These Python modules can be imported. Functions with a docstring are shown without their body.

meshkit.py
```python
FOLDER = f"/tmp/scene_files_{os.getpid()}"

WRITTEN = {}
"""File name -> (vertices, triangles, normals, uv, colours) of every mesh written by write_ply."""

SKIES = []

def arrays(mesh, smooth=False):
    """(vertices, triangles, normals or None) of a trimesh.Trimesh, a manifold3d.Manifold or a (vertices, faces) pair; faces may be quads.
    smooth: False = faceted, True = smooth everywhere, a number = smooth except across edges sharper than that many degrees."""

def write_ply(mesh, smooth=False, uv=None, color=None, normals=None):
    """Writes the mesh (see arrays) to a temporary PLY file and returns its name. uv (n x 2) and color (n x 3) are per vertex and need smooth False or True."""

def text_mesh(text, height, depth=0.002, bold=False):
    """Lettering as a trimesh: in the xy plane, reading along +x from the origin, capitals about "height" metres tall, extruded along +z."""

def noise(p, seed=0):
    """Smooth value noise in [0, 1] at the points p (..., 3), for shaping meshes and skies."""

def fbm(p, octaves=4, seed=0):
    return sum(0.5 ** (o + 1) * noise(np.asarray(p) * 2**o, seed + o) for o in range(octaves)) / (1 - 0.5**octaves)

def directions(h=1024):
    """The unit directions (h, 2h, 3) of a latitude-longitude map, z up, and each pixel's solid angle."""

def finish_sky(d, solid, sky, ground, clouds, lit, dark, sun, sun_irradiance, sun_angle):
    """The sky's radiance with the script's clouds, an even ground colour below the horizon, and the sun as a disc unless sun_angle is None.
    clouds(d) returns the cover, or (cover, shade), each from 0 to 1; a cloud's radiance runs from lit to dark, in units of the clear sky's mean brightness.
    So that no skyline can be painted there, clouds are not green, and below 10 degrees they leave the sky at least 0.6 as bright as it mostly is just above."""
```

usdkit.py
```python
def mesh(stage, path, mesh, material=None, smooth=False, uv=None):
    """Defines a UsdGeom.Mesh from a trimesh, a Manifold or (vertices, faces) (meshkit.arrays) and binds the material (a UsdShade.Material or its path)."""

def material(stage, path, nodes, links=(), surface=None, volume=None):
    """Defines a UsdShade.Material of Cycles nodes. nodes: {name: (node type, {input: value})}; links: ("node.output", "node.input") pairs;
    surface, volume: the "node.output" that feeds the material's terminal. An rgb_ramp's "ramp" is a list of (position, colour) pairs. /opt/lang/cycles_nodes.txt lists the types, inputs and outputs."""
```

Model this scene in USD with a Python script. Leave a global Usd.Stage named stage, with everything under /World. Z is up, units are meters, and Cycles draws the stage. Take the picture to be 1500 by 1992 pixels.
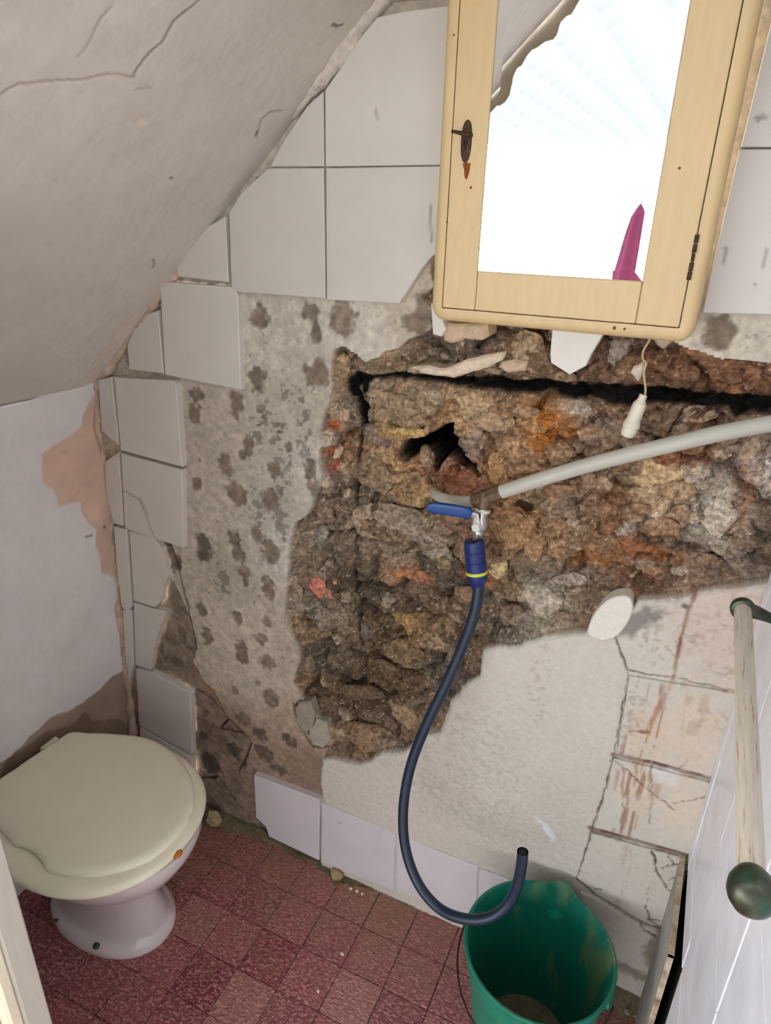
import math, random
import numpy as np, trimesh, usdkit, meshkit
from pxr import Usd, UsdGeom, UsdLux, UsdShade, Sdf, Gf, Vt
from scipy.spatial import cKDTree, Delaunay
from scipy.interpolate import CubicSpline

stage = Usd.Stage.CreateInMemory()
UsdGeom.SetStageUpAxis(stage, 'Z'); UsdGeom.SetStageMetersPerUnit(stage, 1.0)
UsdGeom.Xform.Define(stage, '/World'); UsdGeom.Scope.Define(stage, '/World/Looks')
rnd = random.Random(7); RS = np.random.RandomState(11)

# ------------------------------------------------------------------ camera, sky, exposure
F = 1330.0; YAW, PITCH, ROLL = np.radians([24.15, 23.8, 1.69]); CAM = np.array([-.165, -1.09, 1.557])
EXPOSURE = 1.12
SKY = (0.94, 0.98, 1.035); SKY_POWER = 1.0
_cy, _sy, _cp, _sp = np.cos(YAW), np.sin(YAW), np.cos(PITCH), np.sin(PITCH)
_fw = np.array([-_sy*_cp, _cy*_cp, -_sp]); _r0 = np.array([_cy, _sy, 0.]); _u0 = np.cross(_r0, _fw)
_R = np.cos(ROLL)*_r0 + np.sin(ROLL)*_u0; _U = -np.sin(ROLL)*_r0 + np.cos(ROLL)*_u0
cam = UsdGeom.Camera.Define(stage, '/World/camera')
cam.AddTransformOp().Set(Gf.Matrix4d(*_R, 0, *_U, 0, *(-_fw), 0, *CAM, 1))
cam.CreateHorizontalApertureAttr(36.0); cam.CreateVerticalApertureAttr(36.0*1992/1500); cam.CreateFocalLengthAttr(36.0*F/1500)
cam.CreateClippingRangeAttr(Gf.Vec2f(0.02, 500)); cam.CreateExposureAttr(EXPOSURE)
dome = UsdLux.DomeLight.Define(stage, '/World/sky'); dome.CreateColorAttr(Gf.Vec3f(*SKY)); dome.CreateIntensityAttr(SKY_POWER)

sun = UsdLux.DistantLight.Define(stage, '/World/sun'); sun.CreateIntensityAttr(.75); sun.CreateAngleAttr(6.0); sun.CreateColorAttr(Gf.Vec3f(1, .96, .9)); sun.AddRotateXYZOp().Set(Gf.Vec3f(18, 50, 0))

def ray(q): return (q[0]-750)/F*_R - (q[1]-996)/F*_U + _fw
def on(q, ax, v):                        # the point seen at pixel q of the photograph on the plane axis = v
    d = ray(q); return CAM + d*(v - CAM[ax])/d[ax]
def onp(q, p0, n):
    d = ray(q); return CAM + d*(np.dot(np.asarray(p0)-CAM, n)/np.dot(d, n))
def W(q, y=-.004): p = on(q, 1, y); return (p[0], p[2])            # pixel -> (x, z) on the back wall
def WP(qs, y=-.004): return np.array([W(q, y) for q in qs])

# ------------------------------------------------------------------ helpers
def lin(c, k=1.0):
    c = np.asarray(c, float)/255.0
    return np.where(c <= .04045, c/12.92, ((c+.055)/1.055)**2.4)/k
_used = {}
def numbered(parent, name):
    n = _used.get((parent, name), -1)+1; _used[(parent, name)] = n
    return f'{parent}/{name}' if n == 0 else f'{parent}/{name}_{n:03d}'
def path(o): return '/World' if o is None else str(o.GetPath())
def obj(name, mesh, mat, parent=None, smooth=False, tint=None, label=None):
    m = usdkit.mesh(stage, numbered(path(parent), name), mesh, mat, smooth=smooth)
    if tint is not None:
        n = len(m.GetPointsAttr().Get()); t = np.asarray(tint, np.float32)
        if t.ndim == 1: t = np.tile(t, (n, 1))
        UsdGeom.PrimvarsAPI(m).CreatePrimvar('tint', Sdf.ValueTypeNames.Color3fArray, 'vertex').Set(Vt.Vec3fArray.FromNumpy(np.ascontiguousarray(t)))
    if label: m.GetPrim().SetCustomDataByKey('label', label)
    return m.GetPrim()
def tag(o, label, cat, group=None, kind=None):
    o.SetCustomDataByKey('label', label); o.SetCustomDataByKey('category', cat)
    if group: o.SetCustomDataByKey('group', group)
    if kind: o.SetCustomDataByKey('kind', kind)
    return o
def thing(name, label, cat, group=None, kind=None):
    return tag(UsdGeom.Xform.Define(stage, numbered('/World', name)).GetPrim(), label, cat, group, kind)
def struct(name, label, cat='wall'): return thing(name, label, cat, kind='structure')
fbm, noise = meshkit.fbm, meshkit.noise
def P3(a, b, s, c=0.0): return np.stack([np.asarray(a)/s, np.asarray(b)/s, np.zeros_like(np.asarray(a, float))+c], -1)
def inside(poly, X, Z):
    poly = np.asarray(poly); out = np.zeros(X.shape, bool)
    x0, z0 = poly.min(0); x1, z1 = poly.max(0)
    m = (X >= x0) & (X <= x1) & (Z >= z0) & (Z <= z1); x, z = X[m], Z[m]; r = np.zeros(x.shape, bool)
    for (ax, az), (bx, bz) in zip(poly, np.roll(poly, -1, 0)):
        if az == bz: continue
        r ^= ((az > z) != (bz > z)) & (x < (bx-ax)*(z-az)/(bz-az)+ax)
    out[m] = r; return out
def pdist(line, X, Z, maxd, closed=False):            # distance to a polyline, at most maxd
    line = np.asarray(line, float); d = np.full(X.shape, maxd)
    nxt = np.roll(line, -1, 0) if closed else line[1:]
    for a, b in zip(line, nxt):
        lo, hi = np.minimum(a, b)-maxd, np.maximum(a, b)+maxd
        m = (X > lo[0]) & (X < hi[0]) & (Z > lo[1]) & (Z < hi[1])
        if not m.any(): continue
        x, z = X[m]-a[0], Z[m]-a[1]; v = b-a; t = np.clip((x*v[0]+z*v[1])/max(v@v, 1e-12), 0, 1)
        d[m] = np.minimum(d[m], np.hypot(x-t*v[0], z-t*v[1]))
    return d
def sdf(poly, X, Z, maxd=.08):                         # > 0 inside
    return np.where(inside(poly, X, Z), 1, -1)*pdist(poly, X, Z, maxd, True)
def sstep(a, b, x): t = np.clip((x-a)/(b-a), 0, 1); return t*t*(3-2*t)
def grid_faces(n, m, keep=None, flip=False):
    i = np.arange(n*m).reshape(n, m); a, b, c, d = i[:-1, :-1].ravel(), i[1:, :-1].ravel(), i[1:, 1:].ravel(), i[:-1, 1:].ravel()
    q = np.stack([a, b, c, d], 1)
    if keep is not None: q = q[keep.ravel()]
    if flip: q = q[:, ::-1]
    return np.vstack([q[:, [0, 1, 2]], q[:, [0, 2, 3]]])
def compact(v, f, *cols):
    u, inv = np.unique(f.ravel(), return_inverse=True)
    return (v[u], inv.reshape(f.shape)) + tuple(c[u] for c in cols)
def cat(ms): return trimesh.util.concatenate([trimesh.Trimesh(*m, process=False) if isinstance(m, tuple) else m for m in ms])
def spline(pts, n):
    pts = np.asarray(pts, float); t = np.r_[0, np.cumsum(np.linalg.norm(np.diff(pts, axis=0), axis=1)**.7)]
    return CubicSpline(t, pts)(np.linspace(0, t[-1], n))
def tube(pts, r, n=12, caps=True, closed=False):
    pts = np.asarray(pts, float); k = len(pts); r = np.broadcast_to(np.asarray(r, float), (k,))
    T = np.gradient(pts, axis=0); T /= np.linalg.norm(T, axis=1)[:, None]
    u = np.cross(T[0], [0.3, .2, 1]); u /= np.linalg.norm(u); V = []
    for i in range(k):
        u = u-T[i]*(u@T[i]); u /= np.linalg.norm(u); w = np.cross(T[i], u)
        a = np.arange(n)*2*np.pi/n
        V.append(pts[i]+r[i]*(np.cos(a)[:, None]*u+np.sin(a)[:, None]*w))
    V = np.vstack(V); f = []
    for i in range(k-1):
        for j in range(n):
            a, b = i*n+j, i*n+(j+1) % n; f += [(a, b, b+n), (a, b+n, a+n)]
    if caps:
        V = np.vstack([V, pts[:1], pts[-1:]]); c = k*n
        for j in range(n): f += [(c, (j+1) % n, j), (c+1, (k-1)*n+j, (k-1)*n+(j+1) % n)]
    return trimesh.Trimesh(V, np.array(f), process=False)
def lathe(prof, n=48, origin=(0, 0, 0), axis=(0, 0, 1)):
    prof = np.asarray(prof, float); axis = np.asarray(axis, float)/np.linalg.norm(axis)
    u = np.cross(axis, [.31, .9, .1]); u /= np.linalg.norm(u); w = np.cross(axis, u)
    a = np.arange(n)*2*np.pi/n; ring = np.cos(a)[:, None]*u+np.sin(a)[:, None]*w
    V = np.vstack([np.asarray(origin)+r*ring+h*axis for r, h in prof]); f = []
    for i in range(len(prof)-1):
        for j in range(n):
            a0, b0 = i*n+j, i*n+(j+1) % n
            if prof[i][0] > 1e-9: f.append((a0, b0, b0+n))
            if prof[i+1][0] > 1e-9: f.append((a0, b0+n, a0+n))
    return trimesh.Trimesh(V, np.array(f), process=True)
def loft(loops, cap0=True, cap1=True):
    n = len(loops[0]); V = np.vstack(loops); f = []
    for i in range(len(loops)-1):
        for j in range(n):
            a, b = i*n+j, i*n+(j+1) % n; f += [(a, b, b+n), (a, b+n, a+n)]
    k = len(V)
    if cap0: V = np.vstack([V, loops[0].mean(0)]); f += [(k, (j+1) % n, j) for j in range(n)]; k += 1
    if cap1: V = np.vstack([V, loops[-1].mean(0)]); o = (len(loops)-1)*n; f += [(k, o+j, o+(j+1) % n) for j in range(n)]
    return trimesh.Trimesh(V, np.array(f), process=False)
def box(lo, hi, ch=0.0):
    lo, hi = np.minimum(lo, hi), np.maximum(lo, hi)
    if ch <= 0: return trimesh.creation.box(bounds=[lo, hi])
    import itertools
    p = []
    for s in itertools.product((0, 1), repeat=3):
        c = np.where(s, hi, lo); d = np.where(s, -ch, ch)
        for k in range(3): e = d.copy(); e[k] = 0; p.append(c+e)
    return trimesh.convex.convex_hull(np.array(p))
def area2(p): p = np.asarray(p); q = np.roll(p, -1, 0); return (p[:, 0]*q[:, 1]-q[:, 0]*p[:, 1]).sum()/2
def inset(p, d):
    p = np.asarray(p, float); a = p-np.roll(p, 1, 0); b = np.roll(p, -1, 0)-p
    a /= np.linalg.norm(a, axis=1)[:, None]; b /= np.linalg.norm(b, axis=1)[:, None]
    na, nb = np.stack([-a[:, 1], a[:, 0]], 1), np.stack([-b[:, 1], b[:, 0]], 1)
    m = na+nb; m /= np.maximum((m*na).sum(1), .5)[:, None]
    return p+m*d
def slab(poly, yf, yb, ch=.0012, fine=0, tilt=(0, 0)):
    """A broken or whole tile: outline (x, z), front face at yf towards the room, back at yb. Returns a mesh; fine = spacing of the front's points."""
    p = np.asarray(poly, float)
    if area2(p) < 0: p = p[::-1]
    if fine:
        q = []
        for a, b in zip(p, np.roll(p, -1, 0)):
            n = max(1, int(np.linalg.norm(b-a)/fine)); q += [a+(b-a)*t/n for t in range(n)]
        p = np.array(q)
    i = inset(p, ch); n = len(p)
    pts = i
    if fine:
        x0, z0 = i.min(0); x1, z1 = i.max(0); gx, gz = np.meshgrid(np.arange(x0, x1, fine), np.arange(z0, z1, fine))
        g = np.stack([gx.ravel(), gz.ravel()], 1); s = sdf(i, g[:, 0], g[:, 1]); pts = np.vstack([i, g[s > fine*.45]])
        tri = Delaunay(pts).simplices; c = pts[tri].mean(1); tri = tri[inside(i, c[:, 0], c[:, 1])]
        e = pts[tri]; cr = (e[:, 1, 0]-e[:, 0, 0])*(e[:, 2, 1]-e[:, 0, 1])-(e[:, 2, 0]-e[:, 0, 0])*(e[:, 1, 1]-e[:, 0, 1])
        tri = tri[np.abs(cr) > 1e-10]; cr = cr[np.abs(cr) > 1e-10]; tri[cr < 0] = tri[cr < 0][:, ::-1]
    else:
        import shapely
        v, tri = trimesh.creation.triangulate_polygon(shapely.Polygon(i), engine='earcut')
        d, j = cKDTree(i).query(v); tri = j[tri]
        e = i[tri]; cr = (e[:, 1, 0]-e[:, 0, 0])*(e[:, 2, 1]-e[:, 0, 1])-(e[:, 2, 0]-e[:, 0, 0])*(e[:, 1, 1]-e[:, 0, 1]); tri[cr < 0] = tri[cr < 0][:, ::-1]
    def y(q, v): return np.stack([q[:, 0], np.full(len(q), v)+tilt[0]*(q[:, 0]-p[:, 0].mean())+tilt[1]*(q[:, 1]-p[:, 1].mean()), q[:, 1]], 1)
    V = np.vstack([y(pts, yf), y(p, yf+ch), y(p, yb)]); k = len(pts); f = list(map(tuple, tri))
    for a in range(n):
        b = (a+1) % n
        f += [(k+a, k+b, b), (k+a, b, a), (k+n+a, k+n+b, k+b), (k+n+a, k+b, k+a)]
    return trimesh.Trimesh(V, np.array(f), process=False)

# ------------------------------------------------------------------ materials
def mat(name, color=None, rough=.5, spec=.5, metal=0., nscale=30., namp=.12, ndetail=6., bump=0., bscale=80., bdist=.002, bdetail=6., stain=None, stain_scale=6., stain_lo=.55, stain_hi=.7, coat=0., stretch=None, rough_var=0., trans=0.):
    N = {'p': ('principled_bsdf', dict(roughness=rough, specular_ior_level=spec, metallic=metal, coat_weight=coat)), 'g': ('geometry', {}), 'tc': ('texture_coordinate', {})}
    L = []
    src = 'g.position'
    if stretch: N['mp'] = ('mapping', dict(scale=stretch)); L.append((src, 'mp.vector')); src = 'mp.vector'
    if color is None: N['c'] = ('attribute', {'attribute': 'tint'})
    else: N['c'] = ('color', {'value': tuple(color)})
    N['n'] = ('noise_texture', dict(scale=nscale, detail=ndetail, roughness=.6)); L.append((src, 'n.vector'))
    N['r'] = ('map_range', dict(from_min=.25, from_max=.75, to_min=1-namp, to_max=1+namp)); L.append(('n.fac', 'r.value'))
    N['m'] = ('vector_math', dict(math_type='scale')); L += [('c.color', 'm.vector1'), ('r.result', 'm.scale')]
    col = 'm.vector'
    if stain is not None:
        N['sn'] = ('noise_texture', dict(scale=stain_scale, detail=8., roughness=.65)); L.append((src, 'sn.vector'))
        N['sr'] = ('map_range', dict(from_min=stain_lo, from_max=stain_hi, to_min=0., to_max=1., clamp=True)); L.append(('sn.fac', 'sr.value'))
        N['sm'] = ('mix', dict(mix_type='mix', color2=tuple(stain))); L += [('sr.result', 'sm.fac'), (col, 'sm.color1')]; col = 'sm.color'
    L.append((col, 'p.base_color'))
    if rough_var:
        N['rv'] = ('map_range', dict(from_min=.3, from_max=.7, to_min=rough-rough_var, to_max=rough+rough_var)); L += [('n.fac', 'rv.value'), ('rv.result', 'p.roughness')]
    if bump:
        N['bn'] = ('noise_texture', dict(scale=bscale, detail=bdetail, roughness=.6)); L.append((src, 'bn.vector'))
        N['b'] = ('bump', dict(strength=bump, distance=bdist)); L += [('bn.fac', 'b.height'), ('b.normal', 'p.normal')]
    return usdkit.material(stage, '/World/Looks/'+name, N, L, surface='p.BSDF')
M = {}
M['old_plaster'] = mat('old_plaster', None, .95, .2, nscale=90, namp=.22, bump=.5, bscale=220, bdist=.0025)
M['rubble'] = mat('rubble', None, .95, .2, nscale=130, namp=.75, ndetail=10, bump=1., bscale=110, bdist=.009, bdetail=10)
M['stone'] = mat('stone', None, .92, .25, nscale=70, namp=.4, ndetail=10, bump=.9, bscale=90, bdist=.006, bdetail=10)
M['painted'] = mat('painted', None, .62, .35, nscale=90, namp=.07, bump=.7, bscale=170, bdist=.003)
M['tile_white'] = mat('tile_white', None, .3, .45, nscale=12, namp=.035, bump=.03, bscale=18, bdist=.003, rough_var=.04)
M['ceil'] = mat('ceil', None, .85, .25, nscale=14, namp=.05, bump=.35, bscale=45, bdist=.003)
M['fillet'] = mat('fillet', None, .95, .2, nscale=60, namp=.25, bump=.8, bscale=120, bdist=.005)
M['cream'] = mat('cream', lin((208, 181, 134), .92), .42, .4, nscale=25, namp=.05, bump=.12, bscale=60, bdist=.002, stretch=(4, 4, .6))
M['gap_shade'] = mat('gap_shade', (.03, .025, .02), .9, .1)  # near-black stand-in for the shade inside openings
M['mirror_glass'] = usdkit.material(stage, '/World/Looks/mirror_glass', {'p': ('principled_bsdf', dict(base_color=(.93, .95, .96), metallic=1., roughness=.0))}, [], surface='p.BSDF')
M['rusty_iron'] = mat('rusty_iron', lin((70, 52, 40)), .6, .5, metal=.5, nscale=300, namp=.5, stain=lin((120, 70, 35)), stain_scale=150, bump=.5, bscale=400, bdist=.001)
M['rust'] = mat('rust', lin((135, 80, 40)), .9, .2, nscale=300, namp=.4)
M['ceramic'] = mat('ceramic', lin((216, 210, 208), .95), .12, .6, nscale=15, namp=.04, stain=lin((170, 160, 140)), stain_scale=9, stain_lo=.6, stain_hi=.85)
M['seat'] = mat('seat', lin((238, 233, 210), .95), .30, .45, nscale=20, namp=.03)
M['seat_chip'] = mat('seat_chip', lin((190, 120, 50)), .8, .2, nscale=200, namp=.4)
M['bolt'] = mat('bolt', lin((60, 75, 55)), .6, .4, nscale=400, namp=.5)
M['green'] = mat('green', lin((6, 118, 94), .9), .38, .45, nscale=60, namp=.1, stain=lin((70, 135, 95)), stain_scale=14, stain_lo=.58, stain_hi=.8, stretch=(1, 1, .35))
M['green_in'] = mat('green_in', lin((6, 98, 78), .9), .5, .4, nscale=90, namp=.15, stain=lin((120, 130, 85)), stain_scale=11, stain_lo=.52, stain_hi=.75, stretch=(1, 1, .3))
M['sludge'] = mat('sludge', lin((100, 95, 70)), .7, .4, nscale=45, namp=.35, stain=lin((60, 85, 65)), stain_scale=15)
M['wire'] = mat('wire', lin((60, 32, 30)), .55, .4, metal=.3, nscale=200, namp=.3)
M['hose'] = mat('hose', lin((18, 36, 56), .95), .4, .5, nscale=60, namp=.12)
M['blue'] = mat('blue', lin((20, 40, 100), .95), .4, .5, nscale=60, namp=.08)
M['lever_blue'] = mat('lever_blue', lin((12, 66, 132), .95), .3, .55, nscale=60, namp=.08)
M['yellow'] = mat('yellow', lin((205, 210, 60)), .45, .5, nscale=60, namp=.05)
M['chrome'] = mat('chrome', (.55, .55, .53), .28, .5, metal=1., nscale=200, namp=.25)
M['brass_old'] = mat('brass_old', lin((112, 92, 70)), .5, .5, metal=.4, nscale=150, namp=.4, bump=.3, bscale=300, bdist=.001)
M['pex'] = mat('pex', lin((188, 185, 172), .95), .35, .45, nscale=20, namp=.04)
M['plastic_white'] = mat('plastic_white', lin((222, 212, 192), .95), .4, .45, nscale=60, namp=.07)
M['string'] = mat('string', lin((196, 178, 138)), .9, .2, nscale=300, namp=.2)
M['rod'] = mat('rod', lin((200, 189, 170), .95), .32, .5, nscale=26, namp=.16, stretch=(14, .8, 14), stain=lin((150, 122, 92)), stain_scale=22, stain_lo=.56, stain_hi=.66)
M['verdigris'] = mat('verdigris', lin((78, 80, 64)), .36, .5, metal=.8, nscale=90, namp=.5, stain=lin((62, 92, 76)), stain_scale=70, stain_lo=.5, stain_hi=.6)
M['board_face'] = mat('board_face', lin((172, 166, 158)), .9, .2, nscale=30, namp=.25, bump=.4, bscale=120, bdist=.003)
M['board_edge'] = mat('board_edge', lin((196, 180, 154)), .85, .3, nscale=60, namp=.3, stain=lin((140, 106, 80)), stain_scale=24, stain_lo=.5, stain_hi=.66)
M['jamb_grey'] = mat('jamb_grey', lin((196, 190, 178)), .6, .3, nscale=30, namp=.08, stretch=(4, 4, .5))
M['cream_white'] = mat('cream_white', lin((232, 222, 196)), .5, .35, nscale=25, namp=.05, stretch=(4, 4, .5))
M['plain_wall'] = mat('plain_wall', lin((205, 198, 188)), .9, .2, nscale=20, namp=.06)
M['ground'] = mat('ground', lin((190, 186, 180)), .9, .2, nscale=6, namp=.2)
M['grime'] = mat('grime', lin((122, 108, 84)), .95, .15, nscale=110, namp=.5, ndetail=9, stain=lin((92, 88, 62)), stain_scale=26, stain_lo=.45, stain_hi=.65, bump=1., bscale=120, bdist=.006)
M['magenta'] = mat('magenta', lin((112, 42, 70)), .8, .3, nscale=30, namp=.2)
M['flap'] = mat('flap', lin((196, 184, 162)), .8, .25, nscale=20, namp=.1)
def floor_mat():
    N = {'p': ('principled_bsdf', dict(roughness=.36, specular_ior_level=.5)), 'g': ('geometry', {}), 'c': ('attribute', {'attribute': 'tint'}),
         'mp': ('mapping', dict(scale=(1., 1.9, 1.), rotation=(0, 0, .5))), 'n': ('noise_texture', dict(scale=112., detail=2., roughness=.5, distortion=.7)),
         'rdg': ('map_range', dict(from_min=.46, from_max=.66, to_min=0., to_max=1., clamp=True)), 'mx': ('mix', dict(mix_type='mix', color2=tuple(lin((192, 142, 134), .68)))),  # ridges tinted paler: wear, plus sheen on the relief put into the colour
         'sc': ('math', dict(math_type='multiply', value2=.62)), 'b': ('bump', dict(strength=1., distance=.008)),
         'dn': ('noise_texture', dict(scale=4., detail=8., roughness=.65)), 'sx': ('separate_xyz', {}), 'yr': ('map_range', dict(from_min=-.30, from_max=-.02, to_min=-.03, to_max=.17, clamp=True)), 'ad': ('math', dict(math_type='add')), 'dr': ('map_range', dict(from_min=.5, from_max=.74, to_min=0., to_max=.72, clamp=True)),
         'dm': ('mix', dict(mix_type='mix', color2=tuple(lin((124, 94, 72), .6))))}
    L = [('g.position', 'mp.vector'), ('mp.vector', 'n.vector'), ('n.fac', 'rdg.value'), ('rdg.result', 'sc.value1'), ('sc.value', 'mx.fac'), ('c.color', 'mx.color1'),
         ('g.position', 'dn.vector'), ('g.position', 'sx.vector'), ('sx.y', 'yr.value'), ('dn.fac', 'ad.value1'), ('yr.result', 'ad.value2'), ('ad.value', 'dr.value'), ('dr.result', 'dm.fac'), ('mx.color', 'dm.color1'), ('dm.color', 'p.base_color'), ('n.fac', 'b.height'), ('b.normal', 'p.normal')]
    return usdkit.material(stage, '/World/Looks/floor_tile', N, L, surface='p.BSDF')
M['floor_tile'] = floor_mat()
M['canopy'] = usdkit.material(stage, '/World/Looks/canopy', {'d': ('diffuse_bsdf', dict(color=(.35, .36, .37))), 't': ('translucent_bsdf', dict(color=(.27, .275, .28))), 'x': ('mix_closure', dict(fac=.6))},
                              [('d.BSDF', 'x.closure1'), ('t.BSDF', 'x.closure2')], surface='x.closure')

# ------------------------------------------------------------------ back wall: painted map over a fine height field
KP, KR = .80, .60                      # how bright the room is on the plaster and in the rubble, to turn seen colours into own colours
TOP = [(624, 1476), (642, 1475), (700, 1487), (722, 1480), (738, 1464), (780, 1461), (806, 1454), (826, 1430), (860, 1425), (866, 1393), (876, 1360), (892, 1350), (906, 1325), (930, 1312), (936, 1262), (975, 1256), (1010, 1257), (1040, 1242), (1110, 1231), (1142, 1232), (1150, 1205), (1172, 1175), (1200, 1160), (1226, 1162), (1233, 1180), (1250, 1166), (1340, 1158), (1362, 1146), (1430, 1141), (1500, 1130), (1620, 1120)]
RUB = [(842, 500), (835, 530), (842, 560), (815, 580), (836, 600), (836, 640), (808, 655), (790, 662), (770, 680), (745, 686), (735, 696), (700, 706), (688, 690), (662, 676), (646, 684), (640, 712), (645, 755), (640, 785), (628, 800), (620, 840), (621, 905), (626, 930), (602, 985), (590, 1008), (568, 1020), (560, 1070), (553, 1130), (549, 1190), (556, 1222), (576, 1262), (580, 1290), (566, 1330), (585, 1360), (612, 1395), (640, 1424), (642, 1452)] + TOP + [(1620, 720), (1500, 708), (1400, 702), (1345, 682), (1308, 665), (1290, 650), (1290, 500)]
PNT = TOP + [(1620, 1100), (1560, 2300), (600, 2300), (624, 1680)]
LB = [(300, 1048), (330, 1062), (336, 1085), (322, 1120), (335, 1135), (355, 1180), (368, 1215), (378, 1260), (372, 1290), (395, 1330), (420, 1360), (436, 1395), (462, 1418), (486, 1447), (474, 1482), (500, 1505), (497, 1590), (525, 1640), (380, 1620), (300, 1600), (372, 1480), (372, 1350), (293, 1300), (314, 1205), (326, 1190), (301, 1182), (316, 1145), (326, 1120), (314, 1066)]
HOLE = [(773, 890), (783, 863), (813, 857), (843, 843), (863, 830), (880, 827), (883, 847), (903, 877), (907, 897), (923, 900), (928, 928), (913, 910), (893, 913), (883, 900), (860, 893), (843, 920), (837, 923), (833, 890), (813, 880), (797, 890), (783, 900)]
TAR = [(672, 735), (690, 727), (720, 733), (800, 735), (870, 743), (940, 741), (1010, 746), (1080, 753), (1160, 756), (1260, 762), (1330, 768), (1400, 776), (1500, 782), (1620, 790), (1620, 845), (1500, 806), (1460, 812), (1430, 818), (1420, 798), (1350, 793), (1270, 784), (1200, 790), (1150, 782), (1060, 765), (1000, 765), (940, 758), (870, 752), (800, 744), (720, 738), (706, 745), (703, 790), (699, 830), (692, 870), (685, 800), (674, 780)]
DX = .0025; X0, X1, Z0, Z1 = -1.43, .03, -.01, 1.86
gx, gz = np.arange(X0, X1, DX), np.arange(Z0, Z1, DX); GX, GZ = np.meshgrid(gx, gz, indexing='ij')
n1, n2, n3 = fbm(P3(GX, GZ, .05), 4, 1)-.5, fbm(P3(GX, GZ, .05, 9.3), 4, 2)-.5, fbm(P3(GX, GZ, .012), 3, 3)-.5
n4 = fbm(P3(GX, GZ, .012, 5.5), 3, 5)-.5
WX, WZ = GX+.014*n1+.006*n3, GZ+.014*n2+.006*n4
s_rub = sdf(WP(RUB), WX, WZ); s_pnt = sdf(WP(PNT), WX, WZ); s_lb = sdf(WP(LB), WX, WZ)
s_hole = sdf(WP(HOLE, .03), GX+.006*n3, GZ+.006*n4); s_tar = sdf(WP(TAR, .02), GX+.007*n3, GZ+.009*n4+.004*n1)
is_p = s_pnt > 0; is_r = (s_rub > 0) & ~is_p; is_lb = (s_lb > 0) & ~is_p & ~is_r
def idw(ctrl, y, k, soft=.05):
    num = np.zeros(GX.shape+(3,)); den = np.zeros(GX.shape)
    ax, az = GX+.05*n1, GZ+.05*n2
    for q, c in ctrl:
        x, z = W(q, y); w = 1/((ax-x)**2+(az-z)**2+soft**2)**2
        num += w[..., None]*lin(c, k); den += w
    return num/den[..., None]
PC = [((520, 620), (186, 180, 168)), ((600, 800), (172, 165, 152)), ((560, 1000), (180, 174, 162)), ((420, 850), (176, 168, 156)), ((400, 1000), (180, 172, 159)), ((450, 1200), (180, 172, 158)), ((550, 1400), (162, 146, 130)), ((500, 1340), (178, 169, 156)), ((460, 1420), (140, 122, 107)), ((580, 1480), (138, 118, 103)), ((620, 900), (188, 183, 173)), ((600, 1250), (172, 162, 149)), ((720, 620), (190, 184, 173)), ((780, 600), (180, 170, 155)), ((1420, 660), (192, 184, 170)), ((520, 1540), (140, 122, 108)), ((570, 1060), (190, 186, 176)), ((420, 1560), (132, 114, 100)), ((440, 1300), (180, 171, 158))]
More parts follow.
